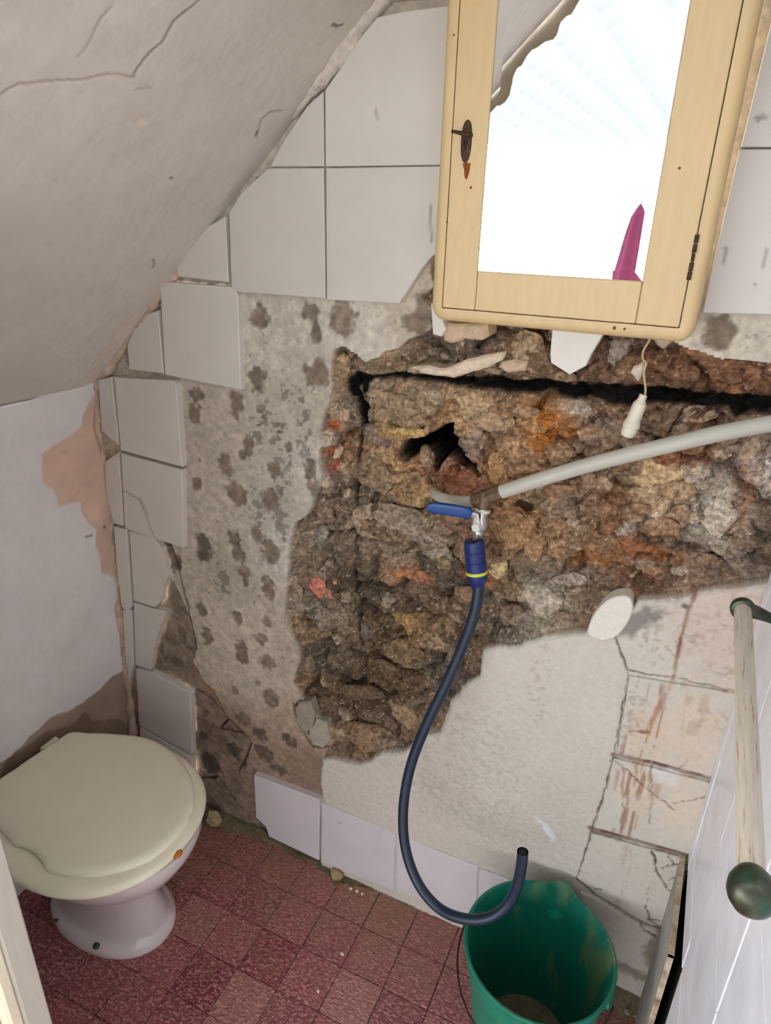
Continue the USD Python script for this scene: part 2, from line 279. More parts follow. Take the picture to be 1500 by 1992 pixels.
RC = [((740, 760), (150, 122, 85)), ((900, 790), (160, 130, 92)), ((1050, 830), (150, 108, 62)), ((1150, 790), (142, 117, 92)), ((1300, 820), (152, 127, 100)), ((1450, 900), (152, 127, 102)), ((1270, 940), (185, 152, 104)), ((1150, 960), (138, 107, 76)), ((1200, 1050), (132, 98, 64)), ((1400, 1020), (160, 145, 122)), ((1050, 1000), (142, 105, 63)), ((1000, 930), (152, 110, 63)), ((880, 930), (142, 94, 64)), ((800, 960), (142, 110, 68)), ((720, 930), (132, 109, 80)), ((760, 1020), (147, 126, 100)), ((640, 900), (146, 118, 92)), ((600, 1060), (130, 110, 85)), ((620, 1200), (124, 104, 79)), ((700, 1150), (108, 87, 63)), ((800, 1150), (122, 90, 60)), ((760, 1230), (122, 96, 60)), ((650, 1330), (98, 77, 53)), ((750, 1330), (98, 77, 51)), ((720, 1440), (128, 100, 70)), ((840, 1370), (122, 97, 70)), ((880, 1300), (98, 82, 63)), ((960, 1180), (102, 83, 62)), ((1060, 1180), (127, 111, 90)), ((1150, 1170), (122, 96, 70)), ((1250, 1110), (112, 78, 51)), ((1350, 1110), (117, 88, 64)), ((1450, 1080), (127, 101, 78)), ((1400, 760), (112, 75, 49)), ((1300, 710), (122, 85, 57)), ((1000, 700), (137, 113, 85)), ((880, 690), (122, 100, 78)), ((1150, 720), (122, 91, 65)), ((660, 740), (140, 112, 76)), ((655, 860), (146, 108, 72))]
C_pl = idw(PC, 0, KP, .04); C_rb = idw(RC, .03, KR, .03)
C_pt = np.ones(GX.shape+(3,))*lin((207, 199, 185), .98)
tone = (fbm(P3(GX, GZ, .2), 3, 21)-.5)
C_pt *= (1+.10*tone)[..., None]; C_pl *= (1+.25*tone+.5*n3)[..., None]*np.array([.99, .965, .93])
def blotch(C, qs, y, color, rx, rz, a=0., k=KP, amt=.9, rag=.35, hard=.15):
    x, z = W(qs, y); mx, mz = rx*.00088, rz*.00095
    m = (np.abs(GX-x) < 2*max(mx, mz)) & (np.abs(GZ-z) < 2*max(mx, mz))
    dx, dz = GX[m]-x+.016*n1[m]*rag*2, GZ[m]-z+.016*n2[m]*rag*2; ca, sa = math.cos(a), math.sin(a)
    d = np.hypot((dx*ca+dz*sa)/mx, (-dx*sa+dz*ca)/mz)+rag*1.6*n3[m]+rag*n4[m]
    w = amt*(1-sstep(1-hard, 1+hard, d))
    C[m] = C[m]*(1-w[:, None])+w[:, None]*lin(color, k); return m, w
Y = .003+.004*n1+.0014*n3                                              # plaster face
MOLD = [(502, 616, 22, 20), (602, 608, 16, 17), (666, 616, 27, 30), (610, 644, 10, 18), (502, 738, 19, 26), (614, 730, 25, 29), (456, 788, 17, 28), (380, 766, 17, 13), (378, 806, 17, 21), (436, 904, 17, 21), (468, 886, 13, 11), (456, 964, 24, 28), (382, 944, 15, 16), (528, 976, 22, 28), (532, 916, 14, 16), (394, 1062, 22, 36), (454, 1048, 18, 19), (494, 1040, 14, 19), (524, 1072, 25, 27), (462, 1080, 22, 22), (474, 1112, 18, 14), (520, 1146, 18, 26), (478, 1132, 10, 12), (340, 1096, 16, 30), (484, 872, 14, 22), (604, 916, 14, 28), (610, 948, 14, 16), (400, 1238, 18, 26), (463, 1205, 16, 15), (517, 1208, 15, 13), (466, 1267, 20, 29), (518, 1290, 20, 26), (457, 1345, 11, 13), (525, 1360, 20, 23), (391, 1187, 14, 20), (505, 1244, 20, 14), (470, 1400, 22, 20), (505, 1430, 22, 16), (391, 1440, 16, 20), (451, 1467, 25, 25), (406, 1490, 34, 36), (511, 1467, 30, 22), (560, 1440, 20, 18), (545, 1500, 24, 14), (500, 1330, 10, 8), (386, 896, 5, 9), (820, 610, 16, 40), (800, 630, 16, 14), (1400, 650, 26, 22), (560, 870, 8, 12)]
for i, (u, v, a, b) in enumerate(MOLD):
    dark = (v > 1420) or (u, v) == (394, 1062)
    m, w = blotch(C_pl, (u, v), 0, (96, 85, 74) if dark else [(124, 107, 91), (118, 103, 89), (132, 114, 97)][i % 3], a*1.05, b*1.05, k=.8, amt=.84, rag=.6, hard=.28)
    e = w*(1-w)*4
    C_pl[m] *= (1-.16*e)[:, None]*(1+.9*w*n3[m])[:, None]; Y[m] += .0016*w
for u, v, a, b in [(520, 824, 40, 26), (494, 844, 20, 40), (586, 808, 18, 26), (560, 770, 40, 20), (500, 1000, 26, 80), (545, 1010, 20, 60), (430, 1130, 26, 60), (540, 900, 30, 80), (590, 860, 22, 40), (505, 790, 20, 24)]:
    x, z = W((u, v)); d = np.hypot((GX-x)/(a*.00088), (GZ-z)/(b*.00095)); sp = sstep(.07, .17, n3+.4*n4+.22*(1-np.clip(d, 0, 1.6)))*(1-sstep(.8, 1.5, d))
    C_pl = C_pl*(1-.65*sp[..., None])+.65*sp[..., None]*lin((98, 88, 78), .8)
fine = noise(P3(GX, GZ, .0045), 31); C_pl *= (1-.45*sstep(.8, .95, fine)*sstep(-.02, .12, n1))[..., None]
w = (is_lb*.85*sstep(0, .004, s_lb)); C_lb = lin((128, 112, 97), .8)*(1+.8*n1+.9*n3)[..., None]
C_pl = C_pl*(1-w[..., None])+w[..., None]*C_lb
for u, v, a, b, c in [(451, 1460, 26, 22, (72, 66, 58)), (406, 1490, 34, 40, (70, 64, 58)), (391, 1435, 15, 18, (78, 70, 60)), (350, 1240, 14, 26, (110, 98, 86)), (340, 1290, 20, 18, (104, 92, 80)), (345, 1100, 12, 20, (100, 88, 74)), (430, 1550, 24, 20, (120, 105, 92)), (470, 1560, 22, 24, (136, 118, 106)), (405, 1345, 26, 12, (150, 120, 88)), (380, 1310, 16, 18, (140, 112, 84))]:
    blotch(C_pl, (u, v), 0, c, a, b, k=.8, amt=.85)
Y += .009*sstep(0, .006, s_lb)*is_lb*(.6+1.2*n1)
CR_PL = [[(300, 1048), (330, 1062), (345, 1110), (365, 1190), (380, 1260)], [(380, 1345), (410, 1365), (440, 1402), (486, 1447), (474, 1482), (470, 1500)], [(375, 1520), (420, 1515), (440, 1540), (452, 1560)], [(570, 1370), (572, 1395), (590, 1430), (606, 1455), (650, 1455)], [(585, 1365), (571, 1378)], [(598, 1430), (610, 1402), (636, 1400)], [(440, 1402), (425, 1420), (470, 1430)], [(474, 1482), (462, 1500)], [(490, 1585), (500, 1598), (512, 1606), (520, 1630)], [(500, 1602), (508, 1614), (516, 1630)]]
for l in CR_PL:
    d = pdist(WP(l, 0), GX+.008*n3, GZ+.008*n4, .02); w = 1-sstep(.0012, .0042, d)
    Y += .010*w; C_pl = C_pl*(1-.75*w[..., None])+.75*w[..., None]*lin((46, 38, 32))
# rubble: bedded stones of three sizes in crumbling mortar
def cells(size, ani, seed):
    r = np.random.RandomState(seed); a = [(i*size*ani+r.uniform(-.45, .45)*size*ani+(j % 2)*.5*size*ani, j*size+r.uniform(-.45, .45)*size) for i in range(int(-1.6/size/ani), int(.2/size/ani)+1) for j in range(0, int(1.9/size)+1)]
    a = np.array(a)*[1/ani, 1]; wob = .55*size
    d, i = cKDTree(a).query(np.stack([((GX+wob*n1)/ani)[is_r], (GZ+wob*n2)[is_r]], 1), k=2)
    e = (d[:, 1]-d[:, 0])/size; rr = r.uniform(0, 1, (len(a), 4)); return e, rr[i[:, 0]]
e1, r1 = cells(.075, 1.45, 3); e2, r2 = cells(.026, 1.25, 4); e3, r3 = cells(.0095, 1.1, 6)
big = sstep(.02, .30, e1); mid = sstep(.02, .35, e2); sml = sstep(0, .4, e3)
q1, q2, q3, q4 = n1[is_r], n2[is_r], n3[is_r], n4[is_r]
use_big = (r1[:, 0] > .30); use_mid = (r2[:, 0] > .66)
dep = .044+.030*(fbm(P3(GX, GZ, .16, 3.1), 3, 41)[is_r]-.5)
dep += use_big*.016*(1-sstep(.0, .10, e1+.25*q3))+.010*(1-sstep(0, .12, e2+.3*q3))*(r2[:, 0] > .5)
dep -= use_big*(.012+.016*r1[:, 1])*big*(1-.35*sstep(.3, 1, 1-e1)); dep -= (~use_big)*use_mid*(.005+.011*r2[:, 1])*mid; dep -= .0035*sml*(r3[:, 0]-.2)*(1-.6*use_big*big)
rg = np.abs(fbm(P3(GX*.7, GZ, .035, 7.7), 5, 91)[is_r]-.5); rg2 = np.abs(fbm(P3(GX*.8, GZ, .013, 2.7), 4, 93)[is_r]-.5); dep += .075*(.12-rg)*(rg < .12)+.02*(.1-rg2)*(rg2 < .1)
dep += .022*q1+.012*q3+.004*(noise(P3(GX, GZ, .006), 71)[is_r]-.5); dep = np.maximum(dep, .004)
sr = s_rub[is_r]; dep = dep*(.34+.66*sstep(.0, .035, sr+.02*q2))
h = s_hole[is_r]; dep += .22*sstep(-.003, .009, h)
for u, v, a, b, k in [(1013, 988, 20, 14, .03), (880, 1343, 10, 9, .03), (1205, 1142, 30, 8, .018), (968, 1070, 12, 10, .02), (770, 1350, 26, 5, .012), (812, 1330, 26, 8, .016), (880, 1125, 6, 26, .012), (572, 1215, 8, 32, .012), (655, 1360, 24, 5, .012), (1245, 1135, 14, 10, .016), (702, 1240, 10, 26, .012)]:
    x, z = W((u, v), .03); d = np.hypot((GX[is_r]-x)/(a*.0009), (GZ[is_r]-z)/(b*.00098))+1.2*q3; dep += k*(1-sstep(.6, 1.2, d))
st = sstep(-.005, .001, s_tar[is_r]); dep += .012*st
VC = WP([(690, 735), (694, 800), (688, 900), (690, 1000), (687, 1060), (690, 1180), (691, 1270)], .02)
dv = pdist(VC, GX[is_r]+.006*q3, GZ[is_r], .03); wv = 1-sstep(.0018, .006, dv); dep += .016*wv; dep += .010*sstep(0, .01, GX[is_r]-(-.69))*0
C = C_rb[is_r]; C = C*.72+.28*C.mean(1, keepdims=True)
shade = 1+.9*q3+.55*q1; hue = (r1[:, 2:3]-.5)*use_big[:, None]*np.array([.30, .08, -.22])
C = C*shade[:, None]*(1+hue); C *= (1+use_big*(r1[:, 3]-.5)*.85+(~use_big)*use_mid*(r2[:, 2]-.5)*.7+(r3[:, 1]-.5)*.35)[:, None]
gr = ((~use_big) & use_mid & (r2[:, 3] > .72))[:, None]*mid[:, None]; C = C*(1-.5*gr)+.5*gr*lin((168, 152, 132), KR)
spk = sstep(.84, .97, noise(P3(GX, GZ, .0055), 61)[is_r])[:, None]; C = C*(1-.6*spk)+.6*spk*lin((205, 185, 155), KR)
drk = sstep(.85, .97, noise(P3(GX, GZ, .007), 62)[is_r])[:, None]; C = C*(1-.55*drk)+.55*drk*lin((52, 40, 30), KR)
C_rb[is_r] = C
for u, v, a, b, c in [(655, 825, 11, 13, (172, 84, 28)), (643, 850, 11, 16, (214, 200, 182)), (651, 876, 10, 10, (165, 84, 34)), (655, 908, 11, 11, (150, 74, 34)), (668, 922, 9, 16, (205, 184, 160)), (640, 932, 12, 14, (214, 196, 176)), (656, 780, 10, 26, (190, 168, 136)), (672, 960, 8, 12, (200, 176, 150)), (1067, 820, 46, 30, (168, 104, 38)), (1052, 850, 20, 30, (172, 112, 44)), (1320, 900, 44, 20, (128, 66, 40)), (1190, 1000, 30, 50, (126, 84, 52)), (1250, 1080, 60, 14, (140, 84, 40)), (1150, 1090, 60, 14, (142, 92, 48)), (930, 1120, 40, 16, (158, 100, 54)), (800, 1122, 60, 14, (160, 104, 62)), (890, 935, 50, 24, (136, 80, 52)), (780, 845, 44, 11, (182, 150, 84)), (860, 1090, 20, 16, (150, 128, 96)), (1400, 1020, 40, 60, (186, 172, 148)), (1060, 1180, 60, 50, (160, 146, 122)), (1360, 860, 30, 40, (120, 78, 52)), (1440, 980, 16, 70, (134, 88, 60)), (1120, 790, 34, 16, (170, 152, 132)), (560, 1200, 12, 36, (88, 84, 72)), (1180, 1220, 60, 20, (110, 84, 60)), (1013, 988, 22, 15, (24, 20, 16)), (1395, 810, 24, 14, (40, 30, 24)), (900, 690, 60, 14, (96, 84, 74)), (960, 665, 24, 22, (104, 92, 82)), (610, 1060, 14, 26, (150, 140, 122))]:
    blotch(C_rb, (u, v), .03, c, a, b, k=KR, amt=.6, rag=.8, hard=.5)
C = C_rb[is_r]
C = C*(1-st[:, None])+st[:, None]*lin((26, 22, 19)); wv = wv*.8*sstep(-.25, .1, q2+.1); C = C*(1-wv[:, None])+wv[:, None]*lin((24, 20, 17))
hh = sstep(-.005, .001, h)[:, None]; C = C*(1-hh)+hh*lin((22, 18, 15)); C_rb[is_r] = C  # dark soil colour carried over the lip, painting the hole's shade in
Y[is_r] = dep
# painted render
yp = -.009+.0045*n1+.0022*n3+.0012*(noise(P3(GX, GZ, .007), 19)-.5); sp = s_pnt; yp += .006*(1-sstep(.0, .008, sp))
CRK = [([(1357, 1150), (1340, 1190), (1325, 1240), (1313, 1310), (1311, 1322)], 6, (142, 102, 76)), ([(1196, 1240), (1205, 1265), (1222, 1305), (1262, 1313), (1310, 1318)], 3.5, (92, 80, 70)), ([(1312, 1316), (1360, 1332), (1432, 1346)], 3, (130, 106, 86)),
       ([(1192, 1468), (1300, 1494), (1392, 1519)], 9, (112, 84, 70)), ([(1150, 1614), (1250, 1640), (1345, 1668)], 13, (110, 84, 70)), ([(1121, 1710), (1160, 1742), (1243, 1791), (1300, 1816)], 7, (66, 54, 46)), ([(1222, 1310), (1208, 1400), (1195, 1465), (1175, 1545), (1152, 1614), (1136, 1665), (1120, 1712)], 3, (90, 78, 66)),
       ([(1310, 1320), (1290, 1352), (1272, 1392), (1258, 1420)], 5, (176, 132, 104)), ([(1304, 1335), (1286, 1402), (1272, 1452)], 3, (168, 124, 98)), ([(1296, 1345), (1262, 1428), (1240, 1482), (1234, 1530)], 3.5, (178, 140, 112)), ([(1225, 1420), (1262, 1422)], 6, (148, 106, 82)), ([(1214, 1488), (1210, 1540), (1218, 1580)], 3.5, (160, 128, 106)), ([(1250, 1478), (1246, 1560), (1236, 1610)], 3, (186, 148, 116)), ([(1266, 1482), (1262, 1570)], 4, (190, 156, 126)), ([(1228, 1500), (1222, 1560), (1216, 1612)], 4, (170, 138, 116)), ([(1340, 1330), (1330, 1400), (1326, 1470)], 3, (206, 184, 160)),
       ([(1193, 1475), (1225, 1500), (1250, 1525), (1275, 1545), (1310, 1572)], 3, (112, 92, 78)), ([(1390, 1545), (1340, 1556), (1310, 1560)], 2, (122, 98, 82)), ([(1265, 1478), (1270, 1540), (1264, 1600)], 2.5, (150, 122, 100)), ([(1320, 1498), (1340, 1472), (1365, 1468)], 2, (150, 126, 108)),
       ([(1269, 1655), (1278, 1691), (1296, 1724), (1321, 1746)], 4.5, (66, 50, 40)), ([(1299, 1663), (1310, 1680)], 3, (74, 56, 46)), ([(1341, 1679), (1308, 1681), (1284, 1687)], 3, (84, 64, 52)), ([(1318, 1685), (1321, 1694), (1338, 1697)], 2.5, (84, 64, 52)), ([(1299, 1722), (1302, 1709), (1314, 1705), (1338, 1711)], 3.5, (74, 56, 46)), ([(1265, 1721), (1257, 1757), (1262, 1786), (1290, 1790), (1305, 1785)], 3.5, (72, 58, 48)), ([(1229, 1650), (1225, 1685), (1202, 1765)], 2.5, (178, 158, 136)), ([(1243, 1789), (1254, 1807), (1275, 1819)], 5, (70, 58, 48)), ([(1262, 1786), (1285, 1802), (1296, 1816)], 7, (92, 76, 62)),
       ([(1146, 1725), (1172, 1729)], 3, (110, 100, 90)), ([(1346, 1660), (1330, 1735), (1300, 1812)], 6, (150, 128, 104)), ([(1392, 1520), (1370, 1590), (1347, 1664)], 4, (150, 112, 88)),
       ([(627, 1560), (770, 1622), (932, 1687), (1070, 1740)], 2.5, (176, 164, 148))]
w = np.zeros(GX.shape)
pk = np.maximum(sstep(.64, .80, noise(P3(GX, GZ, .0065), 81)+.5*n1), .8*sstep(.80, .92, noise(P3(GX, GZ, .011), 82)+.3*n1))
for u, v, a, b, s in [(1420, 1230, 90, 90, 1.), (1290, 1230, 50, 70, .5), (1050, 1330, 30, 120, .35), (1380, 1390, 50, 30, .5), (900, 1480, 300, 200, .22), (1230, 1400, 30, 120, .5)]:
    x, z = W((u, v)); w = np.maximum(w, s*(1-sstep(.6, 1.2, np.hypot((GX-x)/(a*.0008), (GZ-z)/(b*.00098)))))
pk = pk*w; C_pt = C_pt*(1-.72*pk[..., None])+.72*pk[..., None]*lin((118, 98, 84)); yp += .0015*pk
for u, v, a, b, c, m in [(1420, 1230, 90, 90, (214, 192, 176), .7), (1240, 1212, 20, 42, (112, 104, 100), .75), (1345, 1420, 60, 80, (222, 200, 174), .6), (1330, 1570, 50, 70, (222, 204, 182), .6), (1260, 1430, 34, 60, (214, 190, 164), .5), (1240, 1540, 34, 60, (218, 196, 170), .5), (1275, 1850, 22, 60, (126, 110, 88), .8), (1225, 1885, 50, 16, (120, 108, 88), .7), (1200, 1580, 26, 30, (206, 206, 194), .4), (1290, 1500, 22, 16, (226, 222, 224), .6), (1063, 1614, 9, 36, (232, 228, 236), .85), (690, 1620, 60, 40, (206, 196, 194), .5), (1235, 1180, 8, 8, (100, 92, 86), .6), (1330, 1178, 6, 6, (80, 72, 66), .8)]:
    blotch(C_pt, (u, v), -.01, c, a, b, a=(-.75 if (u, v) == (1240, 1212) else .9 if (u, v) == (1063, 1614) else 0), k=.98, amt=m, rag=.7, hard=.5)
CW = np.zeros(GX.shape)
stk = sstep(.56, .70, noise(P3(GX+.01*n2, GZ, .0075)*[1, .09, 1], 83))*sstep(.35, .6, noise(P3(GX, GZ, .03), 84)+.3*n1)
for q, a in (([(1268, 1320), (1330, 1330), (1300, 1440), (1262, 1500), (1196, 1470), (1240, 1390)], .8), ([(1200, 1474), (1290, 1500), (1262, 1636), (1190, 1620)], .8), ([(1215, 1640), (1240, 1640), (1215, 1760), (1190, 1755)], .3), ([(1330, 1350), (1390, 1350), (1350, 1480), (1310, 1470)], .3)):
    m_ = a*sstep(-.012, .012, sdf(WP(q, -.01), GX, GZ))*stk; C_pt = C_pt*(1-m_[..., None])+m_[..., None]*lin((152, 116, 92), .98)
for l, wd, c in CRK:
    d = pdist(WP(l, -.01), GX+.006*n3, GZ+.006*n4, .02); r = wd*.00044; r = max(r, .0013); t = min(1, .35+wd/5)*(1-sstep(r*.5, r*1.7, d))*np.clip(.8+.9*n1+.5*n3, .25, 1)
    C_pt = C_pt*(1-t[..., None])+t[..., None]*lin(c, .98); CW = np.maximum(CW, t*(sum(c) < 330)); 
yp += .003*CW
Y[is_p] = yp[is_p]
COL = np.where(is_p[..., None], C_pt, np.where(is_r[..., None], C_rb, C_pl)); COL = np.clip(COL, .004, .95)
def wall_sample(A, x, z):
    i = np.clip(np.round((np.asarray(x)-X0)/DX).astype(int), 0, A.shape[0]-1); j = np.clip(np.round((np.asarray(z)-Z0)/DX).astype(int), 0, A.shape[1]-1); return A[i, j]

# tiles still on the back wall (outlines read off the photograph, on the tiles' own plane)
TILES = [  # outline, fine
 [(633, 324), (633, 175), (665, 130), (700, 76), (735, 34), (790, 22), (870, 12), (960, 8), (960, 320)],
 [(526, 324.5), (540, 295), (560, 262), (598, 206), (629, 178), (630.5, 324)],
 [(446, 412), (470, 375), (522, 327.5), (631, 327), (634, 580.5), (455, 567), (450, 555)],
 [(634, 327), (940, 321.5), (930, 470), (843, 497), (820, 525), (790, 572), (777, 590), (636.5, 583)],
 [(346, 538), (345, 515), (405, 440), (438, 421), (445, 549)],
 [(313, 547), (455, 558), (463, 575), (468, 759), (322, 729)],
 [(247, 672), (274, 614), (308, 604), (318, 727), (251, 719)],
 [(222, 734), (338, 740), (343, 745), (355, 908), (235, 876)],
 [(192, 738), (218, 733), (231, 866), (198, 838)],
 [(236, 882), (354, 914), (357, 1066), (300, 1048), (243, 1028)],
 [(204, 898), (231, 880), (240, 1024), (220, 1018), (206, 960)],
 [(251, 1033), (298, 1047), (314, 1066), (326, 1120), (316, 1142), (314, 1169), (301, 1182), (260, 1169)],
 [(222, 1024), (247, 1030), (256, 1180), (250, 1190), (237, 1181), (227, 1096)],
 [(260, 1173), (301, 1185), (326, 1190), (314, 1211), (299, 1265), (293, 1303), (264, 1293)],
 [(238, 1187), (256, 1187), (261, 1292), (252, 1325), (243, 1271)],
 [(265, 1300), (295, 1307), (371, 1349), (373, 1468), (271, 1411)],
 [(272, 1416), (373, 1474), (374, 1600), (281, 1570)],
 [(494, 1508), (622, 1556), (621, 1674), (523, 1627), (517, 1608), (498, 1590)],
 [(626, 1563), (769, 1622), (767, 1732), (624, 1677)],
 [(773, 1625), (930, 1688), (926, 1790), (771, 1735)],
 [(934, 1690), (1066, 1742), (1062, 1860), (930, 1795)],
 [(1441, 286.5), (1503, 30), (1640, 30), (1640, 287)],
 [(1438, 290), (1640, 290), (1640, 616), (1366, 609)],
]
PAINTED = [[(1224, 1314), (1312, 1328), (1436, 1350), (1394, 1514), (1199, 1462)], [(1193, 1474), (1389, 1524), (1348, 1664), (1156, 1610)], [(1151, 1620), (1343, 1673), (1324, 1740), (1300, 1812), (1243, 1787), (1160, 1740), (1122, 1707)], [(1130, 1735), (1160, 1748), (1243, 1795), (1298, 1822), (1262, 1925), (1180, 1900), (1110, 1850)]]
cover = np.zeros(GX.shape, bool)
for q in TILES+PAINTED:
    p = WP(q, -.01); cover |= sdf(p, GX, GZ, .03) > .012
cab = (GX > -.51) & (GX < -.21) & (GZ > 1.5); cover |= cab
corner = np.interp(GZ, [0, .199, .874, 1.193, 1.565, 1.827, 3], [-1.425, -1.414, -1.371, -1.356, -.981, -.69, .4])
cover |= GX < corner-.03
fc = ~(cover[:-1, :-1] & cover[1:, 1:] & cover[1:, :-1] & cover[:-1, 1:])
lab = np.where(is_p, 2, np.where(is_r, 1, 0))[:-1, :-1]
V = np.stack([GX.ravel(), Y.ravel(), GZ.ravel()], 1); CV = COL.reshape(-1, 3)
wall = struct('wall_back', 'ruined back wall of broken white tiles, mouldy plaster and dug out rubble')
nall = meshkit.arrays((V, grid_faces(len(gx), len(gz))), True)[2]
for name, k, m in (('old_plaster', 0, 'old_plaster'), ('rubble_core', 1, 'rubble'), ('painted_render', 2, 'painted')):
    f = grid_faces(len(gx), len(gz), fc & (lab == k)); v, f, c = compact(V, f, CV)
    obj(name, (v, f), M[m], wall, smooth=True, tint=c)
TW = lin((214, 208, 199), .93)
for i, q in enumerate(TILES):
    p = WP(q, -.012); lilac = i in (17, 18, 19, 20)
    t = np.array([.00, .0]) if i > 16 else np.array([rnd.uniform(-.012, .012), rnd.uniform(-.012, .012)])
    col = (lin((210, 203, 205), .93) if lilac else TW)*rnd.uniform(.96, 1.03)
    cr = {9: [[(232, 948), (272, 972), (300, 1044)], [(273, 968), (290, 1005)]], 22: [[(1405, 512), (1416, 482), (1410, 480)], [(1482, 520), (1490, 485)], [(1468, 556), (1472, 552)]], 21: [[(1475, 238), (1482, 222)], [(1470, 228), (1488, 228)]], 0: [[(733, 215), (735, 232)]], 3: [[(838, 400), (840, 470)]], 18: [[(660, 1600), (664, 1602)]]}.get(i)
    mesh = slab(p, -.013+rnd.uniform(-.0012, .0012), .004, .0014, fine=.004 if cr else 0, tilt=t)
    tint = np.tile(col, (len(mesh.vertices), 1))
    if cr:
        for l in cr:
            d = pdist(WP(l, -.012), mesh.vertices[:, 0], mesh.vertices[:, 2], .02); w = (1-sstep(.0006, .003, d))[:, None]*.6; tint = tint*(1-w)+w*lin((110, 100, 92))
    mesh_s = mesh
    obj('tile', mesh_s, M['tile_white'], wall, smooth=False, tint=tint)
for q in PAINTED:
    mesh = slab(WP(q, -.012), -.0135, .004, .002, fine=.003); v = mesh.vertices
    front = v[:, 1] < -.009
    j = np.clip(np.round((v[:, 0]-X0)/DX).astype(int), 0, len(gx)-1), np.clip(np.round((v[:, 2]-Z0)/DX).astype(int), 0, len(gz)-1)
    v[:, 1] += np.where(front, .0025*n1[j]+.003*CW[j], 0)
    obj('painted_tile', trimesh.Trimesh(v, mesh.faces, process=False), M['painted'], wall, smooth=True, tint=np.clip(C_pt[j], .01, .95))
# shards and plaster patches under the cabinet
for name, q, yf, yb, c, m, ch in [('tile_shard', [(838, 590), (862, 592), (862, 628), (868, 640), (858, 655), (842, 650)], -.012, .02, (216, 210, 200), 'tile_white', .0012), ('tile_shard', [(1077, 610), (1176, 616), (1174, 650), (1150, 690), (1140, 712), (1108, 729), (1072, 706), (1070, 690)], -.012, .02, (216, 210, 200), 'tile_white', .0012),
                         ('plaster_patch', [(862, 628), (948, 632), (950, 655), (935, 664), (905, 660), (880, 668), (862, 662)], .0, .05, (200, 176, 146), 'old_plaster', .004), ('plaster_patch', [(798, 716), (830, 712), (870, 716), (905, 700), (940, 692), (985, 684), (974, 702), (950, 716), (920, 724), (880, 734), (850, 732), (820, 726)], .012, .05, (214, 196, 172), 'old_plaster', .004),
                         ('plaster_patch', [(975, 704), (1000, 700), (1026, 706), (1020, 722), (985, 724), (968, 716)], .014, .05, (196, 172, 144), 'old_plaster', .004), ('plaster_patch', [(578, 1368), (602, 1365), (612, 1392), (605, 1420), (590, 1428), (576, 1402)], -.006, .02, (146, 136, 121), 'old_plaster', .003), ('plaster_patch', [(600, 1425), (614, 1400), (634, 1404), (642, 1440), (628, 1456), (606, 1450)], -.004, .02, (158, 149, 134), 'old_plaster', .003),
                         ('paint_patch', [(1143, 1232), (1150, 1206), (1172, 1176), (1200, 1161), (1224, 1163), (1231, 1184), (1221, 1212), (1196, 1240), (1170, 1246)], -.0115, .02, (218, 212, 198), 'painted', .002), ('plaster_patch', [(1272, 655), (1300, 648), (1306, 668), (1290, 680), (1278, 672)], .002, .04, (180, 164, 146), 'old_plaster', .003), ('plaster_patch', [(1232, 712), (1252, 706), (1248, 730), (1240, 742), (1228, 728)], .014, .05, (206, 190, 172), 'old_plaster', .003)]:
    p = WP(q, yf)
    if 'patch' in name: p = spline(np.vstack([p, p[:1]]), 6*len(p))[:-1] if name == 'paint_patch' else np.vstack([a_+(b_-a_)*t_ for a_, b_ in zip(p, np.roll(p, -1, 0)) for t_ in (0, .33, .66)]); p = p+(.0005 if name == 'paint_patch' else .006)*np.stack([fbm(P3(p[:, 0], p[:, 1], .009), 3, 4)-.5, fbm(P3(p[:, 0], p[:, 1], .009), 3, 5)-.5], 1)
    s = slab(p, yf, yb, ch, fine=.005 if 'patch' in name else 0)
    if 'patch' in name: s.vertices[:, 1] += .006*(fbm(s.vertices/.03, 3, 5)-.5)
    obj(name, s, M[m], wall, smooth=35 if 'patch' in name and False else False, tint=lin(c, .85))
